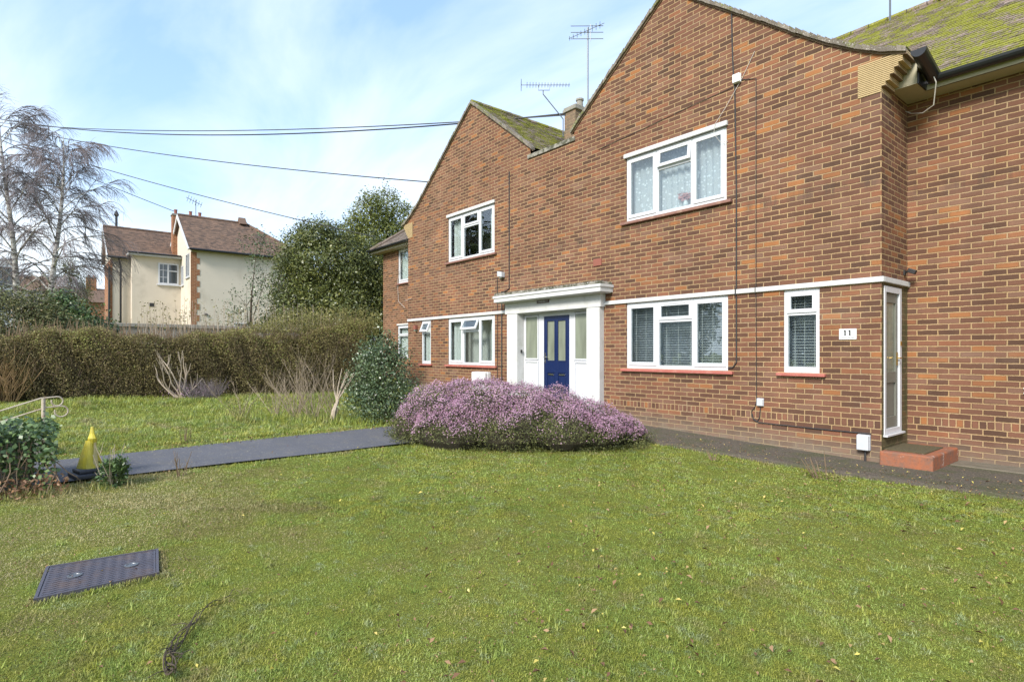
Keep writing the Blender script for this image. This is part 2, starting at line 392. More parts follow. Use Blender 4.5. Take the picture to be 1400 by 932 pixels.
def f_path(t, b):
    p = t.pos(); n = t.noise(p, 150, 3, .7); n2 = t.noise(p, 1.8, 5, .6)
    c = t.mix(t.ramp(n, [(.3, 0.), (.7, 1.)]), (.035, .035, .042), (.17, .17, .185)); c = t.mix(t.ramp(t.noise(p, 5, 6, .7), [(.50, 0.), (.62, .6)]), c, (.14, .13, .115)); c = t.mix(t.ramp(n2, [(.4, 0.), (.7, .5)]), c, (.07, .072, .08))
    c = t.mix(t.ramp(t.noise(p, 30, 4, .7), [(.60, 0.), (.66, .8)]), c, (.30, .26, .2))
    t.put(b.inputs['Base Color'], c); b.inputs['Roughness'].default_value = .8; t.put(b.inputs['Normal'], t.bump(n, .6, .008))
M['path'] = mat('asphalt', f_path)
def f_side(t, b):
    p = t.pos(); n = t.noise(p, 110, 3, .7); n2 = t.noise(p, 2.5, 6, .65)
    c = t.mix(n, (.040, .032, .023), (.13, .108, .08)); c = t.mix(t.ramp(n2, [(.45, 0.), (.60, .8)]), c, (.060, .065, .024))
    c = t.mix(t.ramp(t.noise(p, 42, 4, .7), [(.57, 0.), (.64, .8)]), c, (.26, .21, .14))
    t.put(b.inputs['Base Color'], c); b.inputs['Roughness'].default_value = .95; t.put(b.inputs['Normal'], t.bump(n, .8, .012))
M['side_path'] = mat('dirty_mossy_asphalt', f_side)
def leafmat(name, stops, rough=.5, trans=.25, spec=.3):
    def fn(t, b):
        a = t.attr('tint'); p = t.pos()
        f = t.math('ADD', t.math('MULTIPLY', a, .8), t.math('MULTIPLY', t.noise(p, 1.6, 3, .5), .2))
        c = t.ramp(f, stops); t.put(b.inputs['Base Color'], c)
        out = t.n['Material Output']
        if trans:
            tl = t.new('ShaderNodeBsdfTranslucent'); t.put(tl.inputs['Color'], c); mx = t.new('ShaderNodeMixShader'); mx.inputs[0].default_value = trans
            t.l.new(b.outputs[0], mx.inputs[1]); t.l.new(tl.outputs[0], mx.inputs[2]); t.l.new(mx.outputs[0], out.inputs[0])
    return mat(name, fn, rough=rough, spec=spec)
M['grass'] = leafmat('grass_blade', [(.0, (0.076, 0.096, 0.018)), (.3, (0.161, 0.210, 0.033)), (.6, (0.284, 0.350, 0.055)), (.8, (0.397, 0.403, 0.092)), (.92, (0.567, 0.490, 0.184)), (1., (0.794, 0.630, 0.349))], .6, .35)
M['leaf_ever'] = leafmat('dark_evergreen_leaf', [(0., (0.040, 0.054, 0.019)), (.4, (0.093, 0.114, 0.032)), (.75, (0.175, 0.190, 0.046)), (1., (0.348, 0.303, 0.065))], .38, .15, .5)
M['leaf_tall'] = leafmat('olive_evergreen_leaf', [(0., (0.056, 0.070, 0.020)), (.5, (0.154, 0.182, 0.042)), (1., (0.336, 0.336, 0.084))], .45, .2)
M['leaf_shrub'] = leafmat('glossy_shrub_leaf', [(0., (0.027, 0.049, 0.026)), (.45, (0.076, 0.116, 0.051)), (.85, (0.152, 0.203, 0.087)), (.96, (0.335, 0.203, 0.072)), (1., (0.457, 0.246, 0.087))], .35, .12, .6)
M['leaf_hedge'] = leafmat('hedge_leaf', [(0., (0.066, 0.060, 0.029)), (.35, (0.166, 0.143, 0.057)), (.65, (0.287, 0.232, 0.099)), (.85, (0.287, 0.325, 0.088)), (1., (0.486, 0.464, 0.155))], .6, .2)
M['leaf_mixed'] = leafmat('mixed_shrub_leaf', [(0., (.05, .05, .03)), (.35, (.10, .11, .045)), (.65, (.17, .18, .065)), (.85, (.26, .19, .09)), (1., (.32, .31, .12))], .55, .2)
M['leaf_olive'] = leafmat('yellow_green_leaf', [(0., (0.078, 0.078, 0.026)), (.5, (0.208, 0.195, 0.065)), (1., (0.429, 0.390, 0.143))], .6, .3)
M['leaf_ivy'] = leafmat('ivy_leaf', [(0., (0.027, 0.053, 0.018)), (.5, (0.075, 0.128, 0.038)), (.85, (0.150, 0.225, 0.075)), (1., (0.360, 0.360, 0.150))], .4, .15, .5)
M['blossom'] = leafmat('mauve_heather_blossom', [(0., (0.230, 0.118, 0.165)), (.35, (0.413, 0.236, 0.332)), (.7, (0.575, 0.365, 0.477)), (1., (0.752, 0.589, 0.652))], .7, .3)
M['leaf_heath'] = leafmat('heather_leaf', [(0., (0.038, 0.046, 0.019)), (.5, (0.104, 0.118, 0.042)), (1., (0.247, 0.247, 0.085))], .6, .2)
M['litter'] = leafmat('fallen_leaf', [(0., (0.120, 0.060, 0.036)), (.3, (0.240, 0.132, 0.072)), (.55, (0.384, 0.240, 0.132)), (.75, (0.600, 0.456, 0.144)), (.88, (0.660, 0.576, 0.120)), (1., (0.744, 0.660, 0.504))], .6, .15)
M['bark'] = mat('dark_bark', worn((.10, .075, .05), .4, 14, bump=.8, dist=.02), rough=.9)
M['twig'] = mat('brown_twig', worn((.20, .14, .085), .4, 20), rough=.9)
M['twig_pale'] = mat('bleached_twig', worn((.44, .36, .27), .35, 12), rough=.85)
M['twig_gold'] = mat('tan_dry_stem', worn((.40, .26, .13), .4, 9), rough=.85)
M['twig_purple'] = mat('purple_brown_twig', worn((.185, .155, .155), .3, 8), rough=.9)
def f_birch(t, b):
    p = t.pos(); n = t.noise(t.scale(p, (1, 1, 3)), 3.5, 5, .7)
    t.put(b.inputs['Base Color'], t.ramp(n, [(.42, (.10, .085, .075)), (.5, (.50, .47, .43)), (.7, (.68, .66, .61))])); b.inputs['Roughness'].default_value = .8
M['birch'] = mat('white_birch_bark', f_birch)
M['cream'] = mat('cream_render', worn((.62, .55, .45), .08, 1.2, bump=.2, dirt=((.40, .35, .27), .55)), rough=.9)
M['quoin'] = mat('orange_quoin_brick', brick_fn('chimney'))
def f_quoin(t, b):
    p = t.pos(); br = t.new('ShaderNodeTexBrick'); t.put(br.inputs['Vector'], t.comb(t.sep(p)[1], t.sep(p)[2]))
    br.inputs['Color1'].default_value = (.30, .12, .05, 1); br.inputs['Color2'].default_value = (.22, .08, .035, 1); br.inputs['Mortar'].default_value = (.36, .25, .15, 1)
    br.inputs['Scale'].default_value = 1; br.inputs['Brick Width'].default_value = .23; br.inputs['Row Height'].default_value = .077; br.inputs['Mortar Size'].default_value = .008
    t.put(b.inputs['Base Color'], br.outputs[0]); b.inputs['Roughness'].default_value = .9
M['quoin'] = mat('orange_quoin_bricks', f_quoin)
M['yellow'] = mat('yellow_plastic', worn((.55, .46, .04), .4, 14, bump=.4, dirt=((.36, .34, .12), .9)), rough=.5)
M['yellow_d'] = mat('faded_yellow_plastic', worn((.50, .42, .18), .3, 14, bump=.3), rough=.6)
M['rubber'] = mat('black_rubber', worn((.045, .048, .06), .3, 10, bump=.3), rough=.6)
def f_iron(t, b):
    p = t.pos(); n = t.noise(p, 7, 6, .65)
    c = t.mix(t.ramp(n, [(.48, 0.), (.66, 1.)]), (.080, .078, .098), (.12, .088, .080)); c = t.mix(t.math('MULTIPLY', t.noise(p, 80, 3, .7), .4), c, (.16, .14, .15))
    t.put(b.inputs['Base Color'], c); b.inputs['Roughness'].default_value = .5; t.put(b.inputs['Normal'], t.bump(t.noise(p, 120, 3, .7), .3, .003))
M['iron'] = mat('worn_cast_iron', f_iron, metal=.3)
def f_step(t, b):
    p = t.pos(); n = t.noise(p, 9, 6, .7); n2 = t.noise(p, 22, 5, .7)
    c = t.mix(t.ramp(n, [(.4, 0.), (.62, 1.)]), (.32, .105, .045), (.20, .10, .065)); c = t.mix(t.ramp(n2, [(.60, 0.), (.68, .8)]), c, (.08, .06, .05))
    c = t.mix(t.ramp(t.noise(p, 6, 6, .75), [(.62, 0.), (.66, .7)]), c, (.50, .40, .35))
    t.put(b.inputs['Base Color'], c); b.inputs['Roughness'].default_value = .8; t.put(b.inputs['Normal'], t.bump(n2, .7, .012))
M['step'] = mat('flaking_red_step_paint', f_step)
M['mat'] = mat('brown_coir', worn((.13, .105, .05), .5, 60, bump=1., dist=.01), rough=1.)
M['rust'] = mat('rusty_cream_metal', worn((.50, .43, .33), .3, 20, dirt=((.22, .09, .04), .9)), rough=.7)
M['terracotta'] = mat('red_terracotta', worn((.26, .09, .06), .3, 12), rough=.8)
M['black'] = mat('black_lettering', color=(.02, .02, .02), rough=.5)
M['signdark'] = mat('dark_sign_enamel', color=(.05, .03, .03), rough=.4)
M['flower_p'] = mat('pink_flower', color=(.6, .28, .25), rough=.7)
M['pole'] = mat('timber_pole', worn((.10, .075, .055), .3, 5), rough=.9)
M['far_white'] = mat('far_white_render', worn((.6, .57, .53), .1, 1), rough=.9)

# ------------------------------------------------------------------ ground and paths
def structure(o): o['kind'] = 'structure'; return o
xs = sorted(set(GX+list(np.arange(-24, 6.01, .4).round(2))+[-200, -120, -90, -45, -35, -28, 10, 15, 40, 100, 200])); ys = sorted(set([-400, -200, -100, -60, -40, -25, -16]+list(np.arange(-10, 14.1, .4).round(2))+[20, 30, 50, 90, 150, 250, 400]))
V = []
for y in ys:
    for x in xs:
        b = 0
        V.append((x, y, float(gz(x))+b-.012))
nx = len(xs); F = [(j*nx+i, j*nx+i+1, (j+1)*nx+i+1, (j+1)*nx+i) for j in range(len(ys)-1) for i in range(nx-1)]
structure(raw('ground', np.array(V, float), np.array(F), M['ground']))
def sheet(name, xa, ya0, ya1, m, lift):
    """strip following the ground; ya0/ya1 functions of x"""
    V = []; F = []
    NY = 14
    for i, x in enumerate(xa):
        for j in range(NY+1):
            y = ya0(x)+(ya1(x)-ya0(x))*j/NY; V.append((x, y, float(gz(x))+lift))
    for i in range(len(xa)-1):
        for j in range(NY): k = i*(NY+1)+j; F.append((k, k+NY+1, k+NY+2, k+1))
    # skirt so that the edge has a thickness
    n = len(V); ring = [i*(NY+1) for i in range(len(xa))]+[(len(xa)-1)*(NY+1)+j for j in range(1, NY+1)]+[i*(NY+1)+NY for i in range(len(xa)-2, -1, -1)]+[j for j in range(NY-1, 0, -1)]
    for q in ring: x, y, z = V[q]; V.append((x, y, z-.08))
    m_ = len(ring)
    for i in range(m_): a, b = i, (i+1) % m_; F.append((ring[a], n+a, n+b, ring[b]))
    return structure(raw(name, np.array(V, float), np.array(F), m))
def side_edge(x): return 7.60+.085*x
def fp_far(y): return -8.47-.055*(y-.3) if y < 7 else -9.0
sheet('side_path', list(np.arange(-7.2, 9.1, .3)), lambda x: side_edge(x)+.03*math.sin(x*3.1)*0, lambda x: 9.5, M['side_path'], .02)
V = []; F = []
yy = list(np.arange(-3.0, 8.6, .3))
for y in yy:
    x0, x1 = -8.47-.062*(y-.3)+.02*math.sin(y*2), -7.26+.015*math.sin(y*2.7)
    for k in range(9): x = x0+(x1-x0)*k/8; V.append((x, y, float(gz(x))+.016))
for i in range(len(yy)-1):
    for k in range(8): a = i*9+k; F.append((a, a+1, a+10, a+9))
structure(raw('front_path', np.array(V, float), np.array(F), M['path']))

# ------------------------------------------------------------------ the brick house
HX = [-15.13, -2.714]; FY = 8.44; RY = 9.44
prof = [(0, 7.78), (.67, 7.27), (1.19, 6.87), (1.78, 6.42), (2.21, 6.08), (2.61, 5.78), (2.98, 5.545), (3.27, 5.385), (3.57, 5.275)]
A1, A2 = -6.0, -11.86                       # ridge positions of the two gables
house = thing('brick_house', 'long two storey red brick building with two curved front gables and white windows', 'house', (-8.9, 8.44, 0))
def wall_sheet(mb, outline, holes, y, reveal=.09, axis='y'):
    bm = bmesh.new(); es = []
    def loop(pts):
        vs = [bm.verts.new((p[0], 0, p[1])) for p in pts]
        for i in range(len(vs)): es.append(bm.edges.new((vs[i], vs[(i+1) % len(vs)])))
    loop(outline)
    for h in holes: loop([(h[0], h[2]), (h[1], h[2]), (h[1], h[3]), (h[0], h[3])])
    bmesh.ops.triangle_fill(bm, edges=es, use_beauty=True, use_dissolve=False, normal=(0, -1, 0))
    bm.verts.index_update(); bm.faces.ensure_lookup_table()
    for f in bm.faces:
        pts = [v.co.copy() for v in f.verts]
        if f.normal.y > 0: pts.reverse()
        c = sum((p for p in pts), Vector())/3
        mb.face([((p.x, y, p.z) if axis == 'y' else (y, p.x, p.z)) for p in pts])
    bm.free()
    for h in holes:
        x0, x1, z0, z1 = h; r = reveal
        if axis == 'y':
            mb.face([(x0, y, z0), (x0, y+r, z0), (x0, y+r, z1), (x0, y, z1)]); mb.face([(x1, y, z0), (x1, y, z1), (x1, y+r, z1), (x1, y+r, z0)])
            mb.face([(x0, y, z1), (x0, y+r, z1), (x1, y+r, z1), (x1, y, z1)]); mb.face([(x0, y, z0), (x1, y, z0), (x1, y+r, z0), (x0, y+r, z0)])
        else:
            mb.face([(y, x0, z0), (y-r, x0, z0), (y-r, x0, z1), (y, x0, z1)]); mb.face([(y, x1, z0), (y, x1, z1), (y-r, x1, z1), (y-r, x1, z0)])
            mb.face([(y, x0, z1), (y-r, x0, z1), (y-r, x1, z1), (y, x1, z1)]); mb.face([(y, x0, z0), (y, x1, z0), (y-r, x1, z0), (y-r, x0, z0)])
WX = dict(g1=(-6.912, -4.868, 1.165, 2.368), n1=(-3.985, -3.482, 1.165, 2.368), u1=(-6.917, -4.893, 3.88, 5.06),
          g2=(-12.962, -10.923, 1.14, 2.36), n2=(-14.347, -13.849, 1.14, 2.362), u2=(-12.962, -10.935, 3.86, 5.05),
          lu=(-17.60, -16.75, 3.80, 4.95), lg=(-17.63, -16.75, 1.28, 2.38))
ENT = (-10.2, -7.56, -.1, 2.60)
outl = [(-15.13, -.3), (-2.714, -.3), (-2.714, 4.95), (-2.50, 5.22)]
outl += [(A1+d, z) for d, z in reversed(prof[:-1])]
outl += [(A1-d, z) for d, z in prof[1:5]]+[(A1-2.32, 5.80), (A2+2.26, 5.80)]
outl += [(A2+d, z) for d, z in reversed(prof[:5])]+[(A2-d, z) for d, z in prof[1:-1]]
outl += [(-15.34, 5.22), (-15.13, 4.95)]
walls = MB()
wall_sheet(walls, outl, [WX[k] for k in ('g1', 'n1', 'u1', 'g2', 'n2', 'u2')]+[ENT], FY)
# recessed wings, returns and the rest of the shell
wall_sheet(walls, [(-18.72, -.3), (-15.13, -.3), (-15.13, 5.3), (-18.72, 5.3)], [WX['lu'], WX['lg']], RY)
walls.face([(-2.714, RY, -.3), (9, RY, -.3), (9, RY, 5.3), (-2.714, RY, 5.3)])
DR = (8.52, 9.17, .38, 2.33)
wall_sheet(walls, [(FY, -.3), (RY, -.3), (RY, 5.3), (FY, 4.95)], [DR], -2.714, .06, 'x')
walls.face([(-15.13, FY, -.3), (-15.13, FY, 5), (-15.13, RY, 5.3), (-15.13, RY, -.3)])
walls.face([(-18.72, RY, -.3), (-18.72, RY, 5.3), (-18.72, 17, 5.3), (-18.72, 17, -.3)])
walls.face([(9, RY, -.3), (9, 17, -.3), (9, 17, 5.3), (9, RY, 5.3)]); walls.face([(-18.72, 17, -.3), (-18.72, 17, 5.3), (9, 17, 5.3), (9, 17, -.3)])
walls.build('wall', M['brick'], house)
# gable kneelers: corbelled creasing tiles
for sgn, x_in, name in ((1, -2.99, 'kneeler'), (-1, -14.86, 'kneeler')):
    k = MB()
    for i in range(36):
        z0 = 4.84+(i//2)*.024+(.016 if i % 2 else 0)
        f = max(0, min(1, (z0-4.83)/.38)); st = math.floor(f*6)/6
        out = st*.285
        k.mi = i % 2; d = .012 if i % 2 == 0 else .004
        xo = (-2.714+out) if sgn > 0 else (-15.13-out)
        a, b = sorted((x_in, xo)); top = z0+(.008 if i % 2 else .016)
        k.box(a, b, FY-d, FY+.34, z0, top-.0005)
    k.build(name, [M['creasing'], M['creasing_d']], house)
# string course
MB().box(-15.13, -10.30, FY-.035, FY+.01, 2.372, 2.442).build('string_course', M['white'], house, bevel=.006)
b = MB().box(-7.46, -2.68, FY-.035, FY+.01, 2.372, 2.442)
b.box(-2.724, -2.679, FY+.0102, RY-.002, 2.372, 2.442)
b.build('string_course', M['white'], house, bevel=.006)
b = MB().box(-9.70, -8.24, FY-.03, FY+.30, 5.775, 5.865); b.build('parapet_coping', M['moss_conc'], house, bevel=.008)

# ---- roofs
def tiles(mb, path, a0, a1, place, gauge=.1, tw=.165, jit=.004, thick=.012, long=.17):
    """lays individual tiles on a profile path [(s-coordinate pair)] ; place(p, a) -> world point for profile point p and run a"""
    pts = [Vector((p[0], p[1])) for p in path]; L = [0]
    for p, q in zip(pts, pts[1:]): L.append(L[-1]+(q-p).length)
    def at(s):
        s = max(0, min(L[-1], s))
        for i in range(len(pts)-1):
            if s <= L[i+1]+1e-9:
                f = (s-L[i])/(L[i+1]-L[i]); return pts[i].lerp(pts[i+1], f), (pts[i+1]-pts[i]).normalized()
        return pts[-1], (pts[-1]-pts[-2]).normalized()
    rows = int(L[-1]/gauge); n = int((a1-a0)/tw)+1
    for r in range(rows+1):
        s = r*gauge; off = (r % 2)*tw*.5
        for i in range(-1, n):
            x0 = a0+i*tw+off+.002; x1 = x0+tw-.004
            x0 = max(a0, x0); x1 = min(a1, x1)
            if x1-x0 < .02: continue
            j = random.uniform(-jit, jit); lift = .018+random.uniform(-.003, .005)
            p0, d0 = at(s+j); p1, _ = at(min(L[-1], s+long+j)); nrm = Vector((-d0.y, d0.x))
            if nrm.y < 0: nrm = -nrm
            q0 = p0+nrm*lift; q1 = p1+nrm*.003
            w = [place(q0, x0), place(q0, x1), place(q1, x1), place(q1, x0)]
            q2 = p0+nrm*(lift-thick); u = [place(q2, x0), place(q2, x1)]
            mb.ti = random.random()
            mb.add(w+u, [(0, 1, 2, 3), (4, 5, 1, 0), (0, 3, 4), (1, 5, 2)])
roofs = MB()
YR, ZR = 13.0, 6.58+H; YE, ZE = 9.12, 3.62+H
sl = (ZR-ZE)/(YR-YE)
main = MB(); main.mi = 0
# base sheets under the tiles
def quad_sheet(mb, a, b, c, d): mb.ti = .3; mb.face([a, b, c, d])
quad_sheet(main, (-19.05, YE, ZE), (9, YE, ZE), (9, YR, ZR), (-19.05+YR-YE, YR, ZR))
quad_sheet(main, (9, 17.3, ZE), (-19.05, 17.3, ZE), (-19.05+YR-YE, YR, ZR), (9, YR, ZR))
quad_sheet(main, (-19.05, 17.3, ZE), (-19.05, YE, ZE), (-19.05+YR-YE, YR, ZR), (-19.05+YR-YE, YR, ZR))
quad_sheet(main, (9, YE, ZE), (9, 17.3, ZE), (9, YR, ZR), (9, YR, ZR))
main.f = [f if len(set(main.v[i] for i in f)) > 3 else tuple(f[:3]) for f in main.f]
tiles(main, [(YE, ZE), (YR, ZR)], -2.9, 4.2, lambda p, a: Vector((a, p.x, p.y)))
tiles(main, [(YE+1.2, ZE+1.2*sl), (YR, ZR)], -6.2, -2.9, lambda p, a: Vector((a, p.x, p.y)))
# ridge tiles
for i in range(34):
    x = -15.0+i*.45; 
for i in range(42):
    x = -9.0+i*.33; main.ti = random.random(); main.tube([(x, YR, ZR+.0), (x+.31, YR, ZR+.005)], .075, 8)
main.build('main_roof', M['tile'], house)
lt = MB()
# left wing: hipped tiles stepping in along the hip
gauge = .1; Ls = math.hypot(YR-YE, ZR-ZE)
for r in range(int(3.2/gauge)):
    s = r*gauge/Ls; y0 = YE+(YR-YE)*s; z0 = ZE+(ZR-ZE)*s; y1 = YE+(YR-YE)*(s+.17/Ls); z1 = ZE+(ZR-ZE)*(s+.17/Ls)
    x = -19.05+(y0-YE)+(r % 2)*.08
    while x < -14.4:
        lt.ti = random.random(); l = .02+random.uniform(-.003, .005)
        lt.add([(x, y0, z0+l), (x+.161, y0, z0+l), (x+.161, y1, z1+.004), (x, y1, z1+.004), (x, y0, z0+l-.014), (x+.161, y0, z0+l-.014)], [(0, 1, 2, 3), (4, 5, 1, 0)]); x += .165
hp = [(-19.05+t_, YE+t_, ZE+sl*t_+.03) for t_ in np.arange(0, 3.9, .3)]
for p, q in zip(hp, hp[1:]): lt.ti = random.random(); lt.tube([p, (q[0]-.01, q[1]-.01, q[2]+.01)], .07, 7)
lt.build('wing_roof', M['tile_plain'], house)
def gable_roof(A, name, inner, m):
    """inner: side (+1 right / -1 left) where the slope stops at the valley"""
    mb = MB(); y0, y1 = FY-.05, 12.9
    for sg in (1, -1):
        pf = prof[:6]+[(2.62, 5.76)] if sg == inner else prof
        if sg == inner: pf = [p for p in prof if p[0] < 2.3]+[(2.30, 6.0)]
        bt = [(A+sg*d, z+.0) for d, z in pf]
        for (xa, za), (xb, zb) in zip(bt, bt[1:]):
            mb.ti = .4; q = [(xa, y0+.02, za), (xb, y0+.02, zb), (xb, y1, zb), (xa, y1, za)]
            mb.face(q if sg > 0 else q[::-1])
        path = [(A+sg*d, z) for d, z in reversed(pf)]
        tiles(mb, path, y0, y0+(3.6 if sg == inner or A == A2 else 1.4), lambda p, a: Vector((p.x, a, p.y)))
    for i in range(15): mb.ti = random.random(); mb.tube([(A, y0+.02+i*.33, 7.775), (A, y0+.32+i*.33, 7.78)], .07, 8)
    mb.build(name, m, house)
    v = MB()
    for sg in (1, -1):
        pf = prof if sg != inner else [p for p in prof if p[0] < 2.3]+[(2.33, 5.98)]
        fine = []
        for (da, za), (db, zb) in zip(pf, pf[1:]):
            n = max(1, int(math.hypot(db-da, zb-za)/.1))
            fine += [(da+(db-da)*i/n, za+(zb-za)*i/n) for i in range(n)]
        fine.append(pf[-1])
        for (da, za), (db, zb) in zip(fine, fine[1:]):
            v.ti = random.random(); j = random.uniform(-.006, .006); pr = random.uniform(0, .012)
            a = (A+sg*da, za); b_ = (A+sg*db, zb)
            poly = [(a[0], a[1]-.035+j), (b_[0], b_[1]-.035+j), (b_[0], b_[1]+.022+j), (a[0], a[1]+.044+j)]
            if sg < 0: poly = poly[::-1]
            v.prism(poly, FY-.055-pr, FY+.05)
    v.build('verge', M['verge'], house)
gable_roof(A1, 'gable_roof', -1, M['tile'])
gable_roof(A2, 'gable_roof', 1, M['tile'])
# dark soffit line under the verges
for A, inner in ((A1, -1), (A2, 1)):
    v = MB()
    for sg in (1, -1):
        pf = prof if sg != inner else [p for p in prof if p[0] < 2.3]+[(2.33, 5.98)]
        for (da, za), (db, zb) in zip(pf, pf[1:]):
            poly = [(A+sg*da, za-.065), (A+sg*db, zb-.065), (A+sg*db, zb-.036), (A+sg*da, za-.036)]
            v.prism(poly if sg > 0 else poly[::-1], FY-.022, FY+.0)
    v.build('verge_undercloak', M['creasing_d'], house)
# eaves, soffits, gutters
def gutter(mb, p, q, r=.065):
    p, q = Vector(p), Vector(q); d = (q-p).normalized(); s = d.cross(Vector((0, 0, 1)))
    prof_ = [(r*math.cos(a), -r*math.sin(a)*1.05) for a in np.linspace(0, math.pi, 9)]
    inn = [(.9*x, .9*z+.002) for x, z in reversed(prof_)]
    pr = prof_+inn; n = len(pr); V = [e+s*x+Vector((0, 0, z)) for e in (p, q) for x, z in pr]
    mb.add(V, [(i, (i+1) % n, (i+1) % n+n, i+n) for i in range(n)]+[tuple(range(n))[::-1][:9][::-1]][:0])
    for e in (p, q): # stop ends
        mb.add([e+s*x+Vector((0, 0, z)) for x, z in prof_], [tuple(range(len(prof_)))])
g_ = MB(); gutter(g_, (-2.36, YE-.06, ZE-.0), (9, YE-.06, ZE-.0), .078); g_.box(-2.40, 9, YE+.008, YE+.03, ZE-.13, ZE+.01)
gutter(g_, (-2.31, FY+.0, 5.23), (-2.31, YE-.06, ZE+.01), .09)
g_.box(-2.42, -2.40, FY+.36, YE, ZE-.13, ZE+.01)
for x in (-1.2, .2, 1.6): g_.box(x, x+.03, YE-.135, YE+.01, ZE-.075, ZE+.015)
g_.build('gutter', M['gutter'], house)
g_ = MB(); gutter(g_, (-19.1, YE-.06, ZE), (-15.16, YE-.06, ZE)); g_.box(-19.05, -15.2, YE+.008, YE+.03, ZE-.12, ZE+.01)
gutter(g_, (-19.11, 17.2, ZE), (-19.11, YE-.06, ZE)); g_.build('gutter', M['gutter'], house)
s_ = MB().box(-2.711, 9, YE+.03, RY-.003, ZE-.13, ZE-.115); s_.box(-2.711, -2.42, FY+.342, FY+.36, ZE-.114, ZE+.24); s_.box(-2.711, -2.42, FY+.345, YE+.029, ZE-.13, ZE-.115)
s_.box(-2.4195, 9, YE+.0005, YE+.0078, ZE-.13, ZE-.06)
s_.build('soffit', M['soffit'], house); s_ = MB().box(-19.05, -15.133, YE+.03, RY-.003, ZE-.12, ZE-.105); s_.box(-19.05, -15.133, YE+.0005, YE+.0078, ZE-.12, ZE-.05); s_.build('soffit', M['soffit'], house)

# ---- windows
def curtain_mesh(x0, x1, z0, z1, y, folds=9, amp=.02):
    V = []; n = 60
    for i in range(n+1):
        x = x0+(x1-x0)*i/n; yy = y+amp*math.sin(i/n*folds*2*math.pi+math.sin(i*.3))
        V += [(x, yy, z0), (x, yy, z1)]
    mb = MB(); mb.add(V, [(2*i, 2*i+2, 2*i+3, 2*i+1) for i in range(n)]); return mb
def blind_mesh(x0, x1, z0, z1, y, pitch=.043, tilt=6):
    mb = MB(); z = z0+.01
    while z < z1:
        Mx = Matrix.Translation((0, y, z)) @ Matrix.Rotation(R(tilt+random.uniform(-2, 2)), 4, 'X'); mb.box(x0, x1, -.019, .019, -.0012, .0012, Mx); z += pitch
    for f in (.12, .5, .88): x = x0+(x1-x0)*f; mb.box(x-.002, x+.002, y-.024, y-.022, z0, z1)
    mb.box(x0, x1, y-.025, y+.025, z1-.03, z1); return mb
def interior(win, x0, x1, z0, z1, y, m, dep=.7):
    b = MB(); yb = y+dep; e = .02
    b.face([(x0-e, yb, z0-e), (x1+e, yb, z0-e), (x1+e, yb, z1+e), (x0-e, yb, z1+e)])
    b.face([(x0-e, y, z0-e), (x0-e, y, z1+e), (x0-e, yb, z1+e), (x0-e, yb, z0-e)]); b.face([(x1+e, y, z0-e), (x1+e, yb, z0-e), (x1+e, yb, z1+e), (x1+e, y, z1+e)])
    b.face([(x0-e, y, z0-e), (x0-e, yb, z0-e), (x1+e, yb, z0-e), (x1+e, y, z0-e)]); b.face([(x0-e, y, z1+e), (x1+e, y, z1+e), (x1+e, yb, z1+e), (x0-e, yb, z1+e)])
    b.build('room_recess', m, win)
def pane_box(win, x0, x1, z0, z1, y, M_=None):
    MB().box(x0, x1, y, y+.006, z0, z1, M_).build('pane', M['glass'], win)
